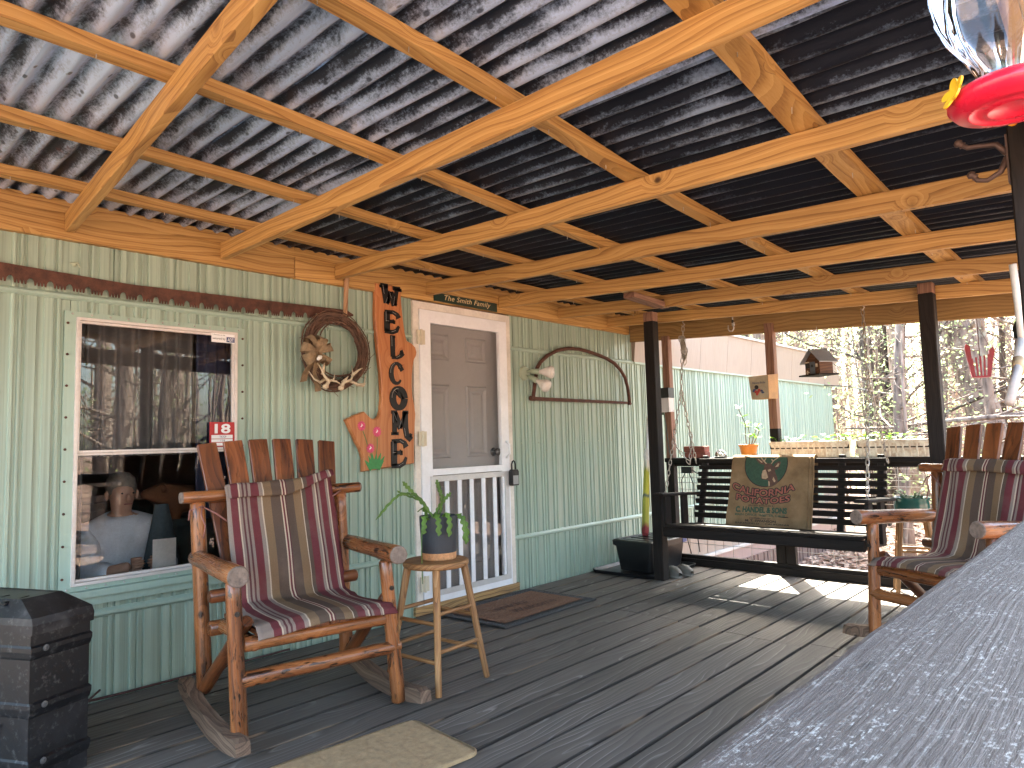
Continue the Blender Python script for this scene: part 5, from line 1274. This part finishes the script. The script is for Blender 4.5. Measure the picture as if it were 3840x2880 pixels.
# ================================================================= hanging things
bh = thing('birdhouse', 'painted square birdhouse with berry picture on the bare post', 'birdhouse', (5.58, -1.36, 1.42), radians(-16)); place((5.575, -1.36, 1.405), radians(-6))
bhm = plain('painted_birdhouse_front', (.36, .30, .20), .7, 0, .2, 12); bhs = plain('birdhouse_side', (.42, .24, .10), .7, 0, .2, 12)
m = MB(); m.add([(-.07, -.075, 0), (.05, -.085, 0), (.05, .085, 0), (-.07, .075, 0), (-.085, -.085, .185), (.06, -.095, .20), (.06, .095, .20), (-.085, .085, .185)], [(3, 2, 1, 0), (4, 5, 6, 7), (0, 1, 5, 4), (1, 2, 6, 5), (2, 3, 7, 6), (3, 0, 4, 7)]); m.build('box', bhs, bh)
m = MB(); m.add([(-.0715, -.072, .004), (-.0715, .072, .004), (-.0855, .081, .182), (-.0855, -.081, .182)], [(3, 2, 1, 0)]); m.build('painted_front', bhm, bh)
m = MB(); m.lathe([(.017, 0), (.017, .003), (0, .003)], 18, (-.083, .02, .095), Matrix.Rotation(-pi/2, 3, 'Y')); m.build('entry_hole', blackm, bh)
m = MB()
for dy, dz in ((.03, .06), (.01, .055), (.02, .04), (0, .07)): m.lathe([(.012, 0), (.009, .002), (0, .003)], 10, (-.078-dz*.06, dy, dz), Matrix.Rotation(-pi/2, 3, 'Y'))
m.build('painted_berries', plain('berry_red', (.40, .05, .04), .6), bh)
m = MB()
for dy, dz in ((-.02, .065), (-.03, .05), (.045, .065), (.04, .075)): m.lathe([(.012, 0), (.006, .0015), (0, .0015)], 7, (-.078-dz*.06, dy, dz), Matrix.Rotation(-pi/2, 3, 'Y'), .7, 1.2)
m.build('painted_leaves', plain('dusk_blue', (.05, .07, .14), .6), bh)
v, f = textmesh('Welcome Birdies', shear=.2, offset=.01); v = fit(v, (-.055, .122, .06, .138)); m = MB(); m.add([(-.0865-.0, -a, b) for a, b in v], f); m.build('lettering', plain('dusk_blue2', (.04, .05, .10), .6), bh); noplace()
b2 = thing('birdhouse', 'log cabin birdhouse with grey tin roof hanging in the opening', 'birdhouse', (5.45, -1.84, 1.56), radians(-30)); place((5.45, -1.84, 1.56), radians(-30))
cab = wood('cabin_wood', (.20, .09, .04), (.13, .052, .022), (.045, .02, .012), ring=40, streak=.5, knots=.9)
m = MB(); m.box((-.09, -.10, -.012), (.09, .115, -.001)); m.build('floor_board', darkw, b2)
m = MB(); hp = [(-.075, 0), (.075, 0), (.075, .095), (0, .168), (-.075, .095)]; n_ = 5
m.add([(-.06, a, b) for a, b in hp]+[(.06, a, b) for a, b in hp], [(0, 1, 2, 3, 4), (9, 8, 7, 6, 5)]+[(i, i+5, (i+1) % 5+5, (i+1) % 5) for i in range(5)]); m.build('walls', cab, b2)
tin = plain('tin_roof', (.34, .36, .38), .4, .4)
for s_ in (-1, 1):
    m = MB(); m.add([(-.085, 0, .184), (.085, 0, .184), (.085, s_*.105, .082), (-.085, s_*.105, .082), (-.085, 0, .190), (.085, 0, .190), (.085, s_*.105, .088), (-.085, s_*.105, .088)], [(0, 1, 2, 3), (7, 6, 5, 4), (0, 4, 5, 1), (1, 5, 6, 2), (2, 6, 7, 3), (3, 7, 4, 0)]); m.build('roof', tin, b2)
m = MB(); m.box((-.064, -.028, .0), (-.0605, .022, .092)); dr_ = m.build('door', plain('slate_door', (.11, .125, .135), .6), b2)
m = MB(); m.lathe([(.011, 0), (.011, .002), (0, .002)], 14, (-.0645, -.003, .062), Matrix.Rotation(-pi/2, 3, 'Y')); m.build('entry_hole', blackm, dr_)
m = MB(); m.box((-.064, .035, .05), (-.0605, .065, .085)); m.build('window', blackm, b2)
m = MB(); m.box((-.068, .03, .088), (-.0605, .07, .096)); m.box((-.068, .03, .012), (-.0605, .070, .018)); m.box((-.067, .046, .0), (-.0605, .054, .03)); m.box((-.067, -.055, .05), (-.0605, -.04, .075)); m.build('cream_trim', plain('cream_trim', (.55, .45, .32), .6), b2)
m = MB(); m.tube([(0, 0, .188), (0, 0, .36)], .002, 5); m.build('hanging_wire', steel, b2); noplace()
rd_ = thing('hanging_basket', 'red metal hanging ornament with slatted sides in the opening', 'hanging ornament', (5.85, -2.83, 1.46)); redp = plain('barn_red', (.24, .015, .03), .5, 0, .25, 25)
place((5.85, -2.80, 1.48), radians(12))
for sgn, hgt, w0 in ((1, .24, .03), (-1, .205, .03)):
    m = MB(); pr = [(sgn*.055-.02*0, 0), (sgn*.075, .12), (sgn*.088, hgt-.03), (sgn*.08, hgt), (sgn*.055, hgt-.02), (sgn*.042, .0)]
    m.ext(pr, lambda a, b, c_: (c_-.035, a, b), .07); m.build('end_wing', redp, rd_)
for i in range(5):
    yy = -.040+i*.020; board('slat', (-.03, yy, .006), (-.034, yy*1.25, .155-.006*i), .012, .006, redp, rd_, up=(1, 0, 0), bev=.001)
m = MB(); m.box((-.038, -.052, -.004), (.036, .052, .006)); m.build('tray', redp, rd_); 
m = MB(); m.tube([(0, 0, .006), (0, 0, .50)], .003, 6); m.tube([(0, .07, .22), (0, 0, .36), (0, -.07, .19)], .002, 5); m.build('hanging_wire', rusty, rd_); noplace()
hk = thing('snap_hook', 'steel snap hook hanging from the end rafter', 'hook', (5.34, -1.22, 1.96))
m = MB(); m.tube([(5.345, -1.232, 2.14), (5.345, -1.228, 2.045)], .006, 8); m.build('bolt', steel, hk); m = MB(); m.tube([(5.345, -1.228, 2.045), (5.345, -1.228, 2.02)], .009, 8); m.build('sleeve', blackm, hk)
m = MB(); m.tube([(5.345, -1.228, 2.02), (5.345, -1.235, 1.975), (5.345, -1.222, 1.955), (5.345, -1.198, 1.958), (5.345, -1.188, 1.975), (5.345, -1.190, 2.005)], .005, 8); m.box((5.339, -1.242, 1.995), (5.351, -1.222, 2.025)); m.build('hook', wirem, hk, True)
# hummingbird feeder
hf = thing('hummingbird_feeder', 'clear hummingbird feeder with red base and yellow flower', 'bird feeder', (1.150, -3.560, 1.545))
redf = plain('feeder_red', (.62, .012, .04), .28, 0, .05, 6); place((1.150, -3.560, 1.552), 0)
m = MB(); m.lathe([(0, .0), (.03, .001), (.031, -.001), (.034, .001), (.052, .002), (.053, .0), (.056, .002), (.070, .004), (.078, .014), (.078, .022), (.070, .031), (.050, .037), (0, .040)], 48); m.build('base', redf, hf, True)
fg = NT('clear_plastic'); fg.b.inputs['Transmission Weight'].default_value = 1; fg = fg.done((.98, .97, .97), .03); fg.node_tree.nodes['Principled BSDF'].inputs['IOR'].default_value = 1.25
m = MB(); vs_ = []; pr = [(.040, .041), (.042, .06), (.052, .085), (.070, .115), (.083, .15), (.088, .19), (.084, .25), (.080, .30), (.07, .33), (0, .34)]; sg = 48
for r_, z in pr:
    for k in range(sg): a = 2*pi*k/sg; q = r_*(1+.045*cos(8*a)*(1 if .07 < z < .3 else 0)); vs_.append((cos(a)*q, sin(a)*q, z))
m.add(vs_, [(i*sg+k, i*sg+(k+1) % sg, (i+1)*sg+(k+1) % sg, (i+1)*sg+k) for i in range(len(pr)-1) for k in range(sg)]); m.build('bottle', glass_mat('feeder_bottle', (.93, .91, .91), 1.28, .02, .03), hf, True)
m = MB(); m.lathe([(.018, .34), (.018, .36), (0, .37)], 16); m.tube([(0, 0, .36), (0, 0, .52)], .002, 6); m.build('hanger', redf, hf)
yel = plain('yellow_plastic', (.72, .42, .02), .4, 0, .1)
for a in (2.25, 4.3, .2):
    m = MB(); d = Vector((cos(a), sin(a), .35)).normalized(); Rm = d.to_track_quat('Z', 'Y').to_matrix(); c_ = Vector((cos(a)*.074, sin(a)*.074, .026))
    ol = [];
    for k in range(40): q = 2*pi*k/40; r_ = .013+.010*abs(sin(2.5*q)); p = Rm @ Vector((cos(q)*r_, sin(q)*r_, .003+r_*.25)); ol.append(tuple(c_+p))
    m.add([tuple(c_)]+ol+[tuple(Vector(p)-d*.003) for p in ol], [(0, 1+k, 1+(k+1) % 40) for k in range(40)]+[(1+k, 41+k, 41+(k+1) % 40, 1+(k+1) % 40) for k in range(40)]); m.build('flower', yel, hf)
noplace()
ch = thing('coat_hook', 'double rusty iron coat hook on the foreground post', 'hook', (2.60, -3.40, 1.95))
iron = plain('brown_iron', (.10, .062, .05), .6, .3)
m = MB(); m.box((2.585, -3.4005, 1.87), (2.625, -3.394, 2.02)); m.build('plate', iron, ch)
for pts in ([(2.60, -3.396, 1.965), (2.60, -3.37, 2.0), (2.60, -3.33, 2.008), (2.60, -3.295, 2.012), (2.60, -3.275, 2.03)], [(2.60, -3.396, 1.95), (2.60, -3.375, 1.91), (2.60, -3.34, 1.893), (2.60, -3.315, 1.90), (2.60, -3.303, 1.918)]):
    m = MB(); m.tube(pts, [.011, .009, .0075, .008, .008], 8); e = pts[-1]; m.lathe([(0, -.014), (.012, -.010), (.008, -.003), (.014, .004), (.010, .014), (0, .018)], 12, e, Matrix.Rotation(-.8, 3, 'X')); m.build('arm', iron, ch, True)
tb = thing('tube_feeder', 'pale tube bird feeder hanging near the foreground post', 'bird feeder', (3.45, -3.28, 1.2))
m = MB(); m.tube([(3.50, -3.288, 1.79), (3.56, -3.288, 1.62), (3.60, -3.286, 1.47)], .014, 10); m.build('hanging_pole', plain('white_plastic', (.6, .6, .57), .5), tb, True)
m = MB(); m.tube([(3.57, -3.284, 1.475), (3.40, -3.288, 1.36)], .020, 18); m.build('collar', plain('cream_collar', (.55, .50, .45), .6), tb, True)
m = MB(); m.tube([(3.44, -3.287, 1.388), (3.36, -3.289, 1.333)], .0215, 18); m.build('band', plain('tan_band', (.48, .33, .18), .6), tb, True)
m = MB(); m.tube([(3.40, -3.288, 1.36), (3.05, -3.293, 1.21)], [.018, .016], 18); m.build('tube', plain('pale_wood_tube', (.52, .45, .40), .7), tb, True)
m = MB(); m.lathe([(0, -.04), (.022, -.03), (.026, .01), (.016, .04), (0, .05)], 16, (3.66, -3.275, 1.53)); m.build('black_cap', blackp, tb, True)

# ================================================================= inside the room, seen through the window
so = thing('sofa', 'dark teal sofa inside the room behind the lower window pane', 'sofa', (1.95, .55, 0))
sofm = plain('dark_teal_fabric', (.035, .05, .05), .95, 0, .3, 20)
m = MB(); stack(m, [(rrect(1.62, .42, 2.75, .68, .06), .0), (rrect(1.62, .42, 2.75, .68, .06), .70), (rrect(1.65, .45, 2.72, .65, .05), .735)]); m.build('back', sofm, so)
m = MB(); stack(m, [(rrect(1.66, .685, 2.70, 1.4, .06), .0), (rrect(1.66, .685, 2.70, 1.4, .06), .40)]); m.build('seat', sofm, so)
jk = thing('jacket', 'blue grey jacket hung over a chair inside the window', 'jacket', (1.58, .38, 0))
m = MB()
def jkp(u, v):
    a = u*2*pi; f = .35+.65*min(1, v*2.5); return (1.58+cos(a)*.095*f+.012*noise.noise((u*9, v*5, 1))+.02*v, .40+sin(a)*.06*f+.01*noise.noise((u*9, v*5, 7)), .83-.80*v)
m.grid(jkp, 36, 20, True); m.build('coat', plain('blue_grey_cloth', (.085, .125, .15), .9, 0, .25, 10), jk, True)
# dog lying on the sofa back
dg = thing('dog', 'brown dog lying along the sofa back inside the window', 'dog', (1.80, .55, .74))
me = bpy.data.meshes.new('dog_body')
DV = [((1.97, .56, .83), .095, .085), ((1.86, .555, .845), .085, .085), ((1.74, .55, .85), .075, .085), ((1.655, .54, .875), .055, .065), ((1.60, .53, .892), .055, .055), ((1.555, .525, .883), .036, .035), ((1.52, .52, .875), .026, .022),
      ((1.70, .50, .79), .035, .035), ((1.69, .475, .71), .026, .026), ((1.675, .465, .64), .022, .022), ((1.655, .455, .615), .024, .018),
      ((2.06, .55, .81), .075, .07), ((2.05, .48, .775), .055, .045), ((1.98, .46, .765), .03, .03), ((1.93, .46, .758), .022, .02), ((2.14, .56, .80), .022, .022), ((2.22, .58, .775), .013, .013), ((1.62, .50, .925), .012, .02), ((1.635, .48, .89), .010, .022)]
DE = [(0, 1), (1, 2), (2, 3), (3, 4), (4, 5), (5, 6), (2, 7), (7, 8), (8, 9), (9, 10), (0, 11), (11, 12), (12, 13), (13, 14), (11, 15), (15, 16), (4, 17), (17, 18)]
me.from_pydata([v[0] for v in DV], DE, []); fur = plain('brown_fur', (.16, .062, .026), .85, 0, .3, 14); me.materials.append(fur)
do = bpy.data.objects.new('body', me); link(do, dg)
sm_ = do.modifiers.new('skin', 'SKIN'); 
for i, v in enumerate(DV): me.skin_vertices[0].data[i].radius = (v[1], v[2])
me.skin_vertices[0].data[0].use_root = True
sm_.use_smooth_shade = True; do.modifiers.new('sub', 'SUBSURF').levels = 2; do.modifiers['sub'].render_levels = 2
cu_ = thing('curtain', 'grey curtain gathered inside the window', 'curtain', (1.15, .2, .4)); 
m = MB(); m.grid(lambda u, v: (.95+.17*u, .14+.02*sin(u*26), .35+1.5*v), 40, 6); m.build('cloth', plain('grey_curtain', (.10, .105, .11), .9), cu_, True)
m = MB(); m.grid(lambda u, v: (1.13+.52*u, .17+.028*sin(u*44+.6*sin(u*9)), 1.10+.75*v), 90, 6); m.build('cloth', plain('slate_grey_sheer', (.16, .16, .165), .9), cu_, True)
m = MB(); m.grid(lambda u, v: (1.66+.22*u, .16+.02*sin(u*24), .75+1.1*v), 40, 6); m.build('cloth', plain('blue_violet_curtain', (.05, .06, .12), .9), cu_, True)

# ================================================================= person sitting inside, seen through the lower pane
pn = thing('person', 'person in a pale blue shirt sitting inside behind the lower window pane', 'person', (1.27, .6, 0))
def skin(name, V, E_, mat, parent, root=0, lev=2):
    me = bpy.data.meshes.new(name); me.from_pydata([v[0] for v in V], E_, []); me.materials.append(mat)
    o = bpy.data.objects.new(name, me); link(o, parent); md = o.modifiers.new('skin', 'SKIN'); md.use_smooth_shade = True
    for i, v in enumerate(V): me.skin_vertices[0].data[i].radius = (v[1], v[2] if len(v) > 2 else v[1])
    me.skin_vertices[0].data[root].use_root = True
    s_ = o.modifiers.new('sub', 'SUBSURF'); s_.levels = lev; s_.render_levels = lev; return o
skinm = plain('skin', (.50, .30, .22), .55, 0, .08, 10); shirt = plain('pale_blue_shirt', (.66, .72, .80), .8, 0, .15, 12); jeans = plain('blue_jeans', (.07, .095, .15), .85, 0, .2, 20); hair = plain('grey_hair', (.22, .19, .165), .7, 0, .3, 40)
XF[0] = Matrix.Translation((.15, 0, 0))
V = [((1.28, .66, .30), .13, .12), ((1.28, .62, .45), .13, .11), ((1.275, .56, .62), .15, .10), ((1.27, .53, .74), .10, .075), ((1.265, .515, .79), .048, .05), ((1.26, .49, .845), .060, .070), ((1.26, .475, .91), .070, .085), ((1.26, .485, .96), .054, .068),
     ((1.43, .52, .70), .055, .055), ((1.475, .42, .50), .044, .044), ((1.40, .26, .52), .036, .032), ((1.345, .20, .55), .026, .022),
     ((1.11, .52, .70), .055, .055), ((1.065, .42, .50), .044, .044), ((1.15, .26, .52), .036, .032), ((1.21, .20, .55), .026, .022),
     ((1.37, .52, .30), .085, .085), ((1.38, .22, .36), .062, .062), ((1.38, .30, .06), .044, .045), ((1.38, .20, .04), .042, .035), ((1.19, .52, .30), .085, .085), ((1.18, .22, .36), .062, .062), ((1.18, .30, .06), .044, .045), ((1.18, .20, .04), .042, .035)]
E2 = [(0, 1), (1, 2), (2, 3), (3, 4), (4, 5), (5, 6), (6, 7), (3, 8), (8, 9), (9, 10), (10, 11), (3, 12), (12, 13), (13, 14), (14, 15), (0, 16), (16, 17), (17, 18), (18, 19), (0, 20), (20, 21), (21, 22), (22, 23)]
skin('body', V, E2, skinm, pn)
SV = [(v[0], v[1]*1.25+.012, v[2]*1.25+.012) for v in V]
skin('shirt', [SV[i] for i in (0, 1, 2, 3, 8, 9, 10, 12, 13, 14, 4)], [(0, 1), (1, 2), (2, 3), (3, 4), (4, 5), (5, 6), (3, 7), (7, 8), (8, 9), (3, 10)], shirt, pn)
skin('trousers', [((1.28, .64, .31), .14, .13)]+[(SV[i][0], SV[i][1]+.006, SV[i][2]+.006) for i in (16, 17, 18, 20, 21, 22)], [(0, 1), (1, 2), (2, 3), (0, 4), (4, 5), (5, 6)], jeans, pn)
m = MB(); m.lathe([(0, .118), (.05, .108), (.080, .078), (.090, .04), (.086, .0), (.06, -.03), (0, -.03)], 24, (1.26, .505, .90), None, .85, 1.0); m.build('hair', hair, pn, True)
m = MB(); m.lathe([(0, .02), (.012, .01), (.014, -.012), (0, -.02)], 10, (1.26, .388, .878)); m.build('nose', skinm, pn, True)
for s_ in (-1, 1):
    m = MB(); m.lathe([(0, .005), (.005, .003), (.005, -.003), (0, -.005)], 10, (1.26+s_*.028, .402, .902)); m.build('eye', inkS, pn, True)
    m = MB(); m.lathe([(0, .028), (.010, .015), (.011, -.012), (0, -.026)], 10, (1.26+s_*.076, .485, .89)); m.build('ear', skinm, pn, True)
    for k, L_ in enumerate((.05, .062, .066, .060, .048)):
        m = MB(); b_ = Vector((1.277+s_*.066, .195, .55+.018*(2-k)*.8)); m.tube([b_, b_+Vector((-s_*L_*.3, -.022, .004)), b_+Vector((-s_*L_*.7, -.02, .004)), b_+Vector((-s_*L_*.9, -.008, .003))], [.009, .0085, .0075, .005], 7); m.build('finger', skinm, pn, True)
m = MB(); m.box((1.24, .392, .842), (1.28, .398, .848)); m.build('mouth', plain('lips', (.3, .1, .09), .5), pn)
ac = thing('armchair', 'low dark armchair under the person inside the window', 'armchair', (1.28, .7, 0))
m = MB(); stack(m, [(rrect(1.0, .50, 1.56, 1.0, .06), 0), (rrect(1.0, .50, 1.56, 1.0, .06), .17), (rrect(1.02, .52, 1.54, .98, .05), .185)]); m.build('seat', sofm, ac)
m = MB(); stack(m, [(rrect(1.0, .80, 1.56, 1.0, .06), .19), (rrect(1.0, .80, 1.56, 1.0, .06), .80), (rrect(1.03, .83, 1.53, .97, .05), .83)]); m.build('back', sofm, ac)
pa = MB(); pa.grid(lambda u, v: (1.30+.11*u, .165-.02*sin(u*2), .50+.17*v), 6, 6); o = pa.build('paper_sheet', plain('white_paper', (.80, .80, .78), .8), None, True)
tag(o, 'white sheet of paper in the hands of the person inside', 'paper')
noplace()

# ================================================================= woods
def bark(name, a, b):
    s = NT(name); c = s.coord(); v = s.vor(s.map(c, (9, 9, 2.2)), 2.0); n_ = s.noise(s.map(c, (7, 7, 1.5)), 2, 5, .7)
    k = s.ramp(s.math('ADD', s.math('MULTIPLY', v.outputs['Distance'], .6), s.math('MULTIPLY', n_, .6)), [(.3, a), (.75, b)])
    lich = s.noise(c, 3, 4, .7); k = s.mix(s.ramp(lich, [(.56, 0.0), (.66, .6)]), k, (.33, .33, .27))
    s.bump(v.outputs['Distance'], .6, .02); return s.done(k, .9, 0, .2)
barkA = bark('grey_bark', (.06, .045, .038), (.22, .17, .142)); barkB = bark('pale_bark', (.09, .068, .056), (.30, .235, .195)); barkD = bark('dark_bark', (.022, .017, .015), (.085, .066, .056))
springs = [leafmat('spring_leaf', (.20, .27, .11), (.36, .44, .22), .5), leafmat('yellow_green_leaf', (.26, .34, .15), (.44, .53, .29), .5), leafmat('oak_leaf_dark', (.16, .20, .08), (.28, .33, .15), .4)]
def tree_meshes(seed, h, r_, lean, nbr, nleaf, bm_, lm, leafs=.03, low=.12):
    R = random.Random(seed); m = MB(); L_ = MB(); n_ = 9; P_ = []
    for i in range(n_+1):
        t_ = i/n_; P_.append(Vector((lean[0]*h*t_+.12*noise.noise((t_*2.2, seed, 0))*h*.25, lean[1]*h*t_+.12*noise.noise((t_*2.2, seed, 5))*h*.25, h*t_)))
    m.tube(P_, [r_*(1.25 if i == 0 else 1)*(1-.75*i/n_) for i in range(n_+1)], 9)
    ends = []
    for b in range(nbr):
        t_ = low+(1-low)*(b+R.random())/nbr*.98; q = t_*n_; i = min(int(q), n_-1); p = P_[i].lerp(P_[i+1], q-i)
        a = R.uniform(0, 2*pi); bl = h*R.uniform(.10, .28)*(1.15-t_*.5); el = R.uniform(-.05, .8); d = Vector((cos(a)*cos(el), sin(a)*cos(el), sin(el)))
        pts = [p]
        for k in range(5):
            d = (d+Vector((R.uniform(-.35, .35), R.uniform(-.35, .35), R.uniform(-.12, .25)))).normalized(); pts.append(pts[-1]+d*bl/5)
        rb = min(.045, r_*.20*(1.1-t_*.6)); m.tube(pts, [rb*(1-.15*k) for k in range(6)], 5, False)
        ends += [(pts[k], .35) for k in range(2, 6)]
        for tw in range(4):
            k = R.randint(1, 4); d2 = Vector((R.uniform(-1, 1), R.uniform(-1, 1), R.uniform(-.3, .8))).normalized(); tl = bl*R.uniform(.25, .6)
            e1 = pts[k]+d2*tl*.5+Vector((0, 0, .05*tl)); e2 = e1+(d2+Vector((R.uniform(-.4, .4), R.uniform(-.4, .4), R.uniform(-.2, .3))))*tl*.5
            m.tube([pts[k], e1, e2], [rb*.4, rb*.28, rb*.12], 4, False); ends += [(e1, .3), (e2, .25)]
    vs_ = []; fs = []
    for i in range(nleaf):
        p, sp = R.choice(ends); c_ = p+Vector((R.gauss(0, sp), R.gauss(0, sp), R.gauss(0, sp*.7)))
        a = Vector((R.uniform(-1, 1), R.uniform(-1, 1), R.uniform(-.6, .6))).normalized(); b = a.orthogonal(); b.rotate(Matrix.Rotation(R.uniform(0, 6.28), 3, a)); s_ = leafs*R.uniform(.6, 1.4); o_ = len(vs_)
        vs_ += [c_-a*s_, c_+b*s_*.5, c_+a*s_, c_-b*s_*.5]; fs.append((o_, o_+1, o_+2, o_+3))
    L_.add(vs_, fs)
    a = bpy.data.meshes.new('trunk'); a.from_pydata(m.v, [], m.f); a.materials.append(bm_); a.polygons.foreach_set('use_smooth', [True]*len(a.polygons))
    b = bpy.data.meshes.new('crown'); b.from_pydata(L_.v, [], L_.f); b.materials.append(lm); return a, b
VAR = [tree_meshes(1, 11, .14, (.02, .0), 34, 800, barkA, springs[0]), tree_meshes(2, 13, .20, (-.02, .03), 34, 750, barkB, springs[1]), tree_meshes(3, 9, .08, (.05, -.03), 34, 750, barkA, springs[1]), tree_meshes(4, 12, .12, (.0, -.03), 34, 600, barkD, springs[2]), tree_meshes(5, 5.5, .035, (.08, .02), 24, 430, barkB, springs[0], .03, .1), tree_meshes(6, 4.5, .025, (-.08, .05), 24, 380, barkA, springs[1], .03, .1), tree_meshes(7, 14, .24, (.03, -.01), 30, 550, barkA, springs[0])]
def tree(name, label, group, x, y, var, rz=0, sc=1.0, cat='tree'):
    o = bpy.data.objects.new(name, None); o.empty_display_size = .3
    Wm = Matrix.Translation((x, y, gz(x, y)-.08)) @ Matrix.Rotation(rz, 4, 'Z') @ Matrix.Scale(sc, 4); link(o, None, Wm); tag(o, label, cat, group)
    for nm, me_ in zip(('trunk', 'crown'), VAR[var]): link(bpy.data.objects.new(nm, me_), o, Wm)
    return o
VAR.append(tree_meshes(21, 13, .31, (-.02, .20), 16, 500, barkA, springs[0], .03, .25))
VAR.append(tree_meshes(22, 12, .14, (.01, .015), 22, 700, barkD, springs[1], .03, .2))
VAR.append(tree_meshes(23, 13, .19, (.01, .06), 20, 700, barkB, springs[1], .03, .25))
tree('oak_tree', 'thick leaning pale trunk in the woods right of the dark post', None, 14.2, -1.80, 7)
tree('pine_tree', 'dark upright trunk in the woods behind the right swing chain', None, 14, .10, 8)
tree('oak_tree', 'pale pinkish trunk in the woods left of the dark post', None, 16, -.15, 9)
RT = random.Random(77); cnt = 0
while cnt < 62:
    d = 10+34*RT.random()**1.1; a = radians(RT.uniform(-1, 29)); x = d*cos(a); y = -3.67+d*sin(a)
    if x < 12.6 and y > -1.2: continue
    if x < 9.5: continue
    vr = RT.choice((0, 1, 2, 3, 2, 0, 6)); lk = {0: 'tall grey barked', 1: 'tall pale barked', 2: 'slim grey barked', 3: 'dark barked', 6: 'thick grey barked'}[vr]
    side = 'left of the cabin birdhouse' if a > radians(18) else ('between the cabin birdhouse and the dark post' if a > radians(9) else 'right of the dark post')
    tree('woodland_tree', '%s tree in the %s woods %s' % (lk, 'nearer' if d < 24 else 'farther', side), 'trees in the woods beyond the porch', x, y, vr, RT.uniform(0, 6.28), RT.uniform(.75, 1.15)); cnt += 1
cnt = 0
while cnt < 44:
    d = 9.5+16*RT.random(); a = radians(RT.uniform(0, 28)); x = d*cos(a); y = -3.67+d*sin(a)
    if x < 12.2 and y > -.9: continue
    side = 'left of the cabin birdhouse' if a > radians(18) else ('between the cabin birdhouse and the dark post' if a > radians(9) else 'right of the dark post')
    tree('sapling', 'thin %s sapling in the woods %s' % ('near' if d < 16 else 'distant', side), 'saplings beyond the porch', x, y, RT.choice((4, 5)), RT.uniform(0, 6.28), RT.uniform(.6, 1.2), 'sapling'); cnt += 1
# trees on the camera side, mirrored in the window
for i in range(46):
    x = RT.uniform(-6, 26); y = -9-RT.random()*18
    if hypot(x-1, y+3.7) < 6: continue
    tree('woodland_tree', 'slender spring tree mirrored in the window', 'trees mirrored in the window', x, y, RT.choice((0, 1, 2, 3, 6)), RT.uniform(0, 6.28), RT.uniform(.75, 1.1))
# distant mass of wood
m = MB(); Lf = MB()
for i in range(900):
    a = radians(RT.uniform(-150, 40)); d = 42+45*RT.random(); x = d*cos(a); y = -3.67+d*sin(a); h = RT.uniform(8, 16); r_ = RT.uniform(.08, .25); z = gz(x, y)-.2 if abs(x-5) < 88 and abs(y+1) < 88 else GZ+.4
    m.tube([(x, y, z), (x+RT.uniform(-.5, .5), y+RT.uniform(-.5, .5), z+h*.5), (x+RT.uniform(-1, 1), y+RT.uniform(-1, 1), z+h)], [r_, r_*.8, r_*.3], 5, False)
    for k in range(14):
        c_ = Vector((x+RT.gauss(0, 1.3), y+RT.gauss(0, 1.3), z+RT.uniform(.1, 1)*h)); s_ = RT.uniform(.12, .28); q = Vector((RT.uniform(-1, 1), RT.uniform(-1, 1), RT.uniform(-.5, .5))).normalized(); b = q.orthogonal()
        Lf.add([c_-q*s_, c_+b*s_*.5, c_+q*s_, c_-b*s_*.5], [(0, 1, 2, 3)])
fwd = tag(thing('far_wood', 'distant mass of spring woodland closing the view', 'woods', (50, 0, 0)), kind='stuff')
tag(m.build('trunks', barkA, fwd), kind='stuff'); tag(Lf.build('foliage', springs[1], fwd), kind='stuff')
# fallen leaves
m = MB(); m2 = MB(); RL = random.Random(9)
for i in range(15000):
    if i < 11000: x = RL.uniform(5.9, 14); y = RL.uniform(-4.5, -.1)
    else: x = RL.uniform(12, 26); y = RL.uniform(-4, 6)
    z = gz(x, y)+.012+RL.random()*.03; a = RL.uniform(0, 6.28); s_ = RL.uniform(.03, .06); t_ = RL.uniform(-.5, .5); t2 = RL.uniform(-.5, .5)
    (m if i % 2 else m2).add([(x-cos(a)*s_, y-sin(a)*s_, z+t_*s_), (x+sin(a)*s_*.55, y-cos(a)*s_*.55, z-t2*s_*.5), (x+cos(a)*s_, y+sin(a)*s_, z-t_*s_), (x-sin(a)*s_*.55, y+cos(a)*s_*.55, z+t2*s_*.5)], [(0, 1, 2, 3)])
fallen = thing('leaf_litter', 'dry brown fallen leaves on the ground beyond the railing', 'leaves', (9, -2, GZ), kind='stuff')
tag(m.build('leaves', plain('dry_leaf', (.30, .165, .11), .8, 0, .4, 30), fallen), kind='stuff'); tag(m2.build('leaves', plain('pale_dry_leaf', (.46, .31, .23), .8, 0, .35, 30), fallen), kind='stuff')
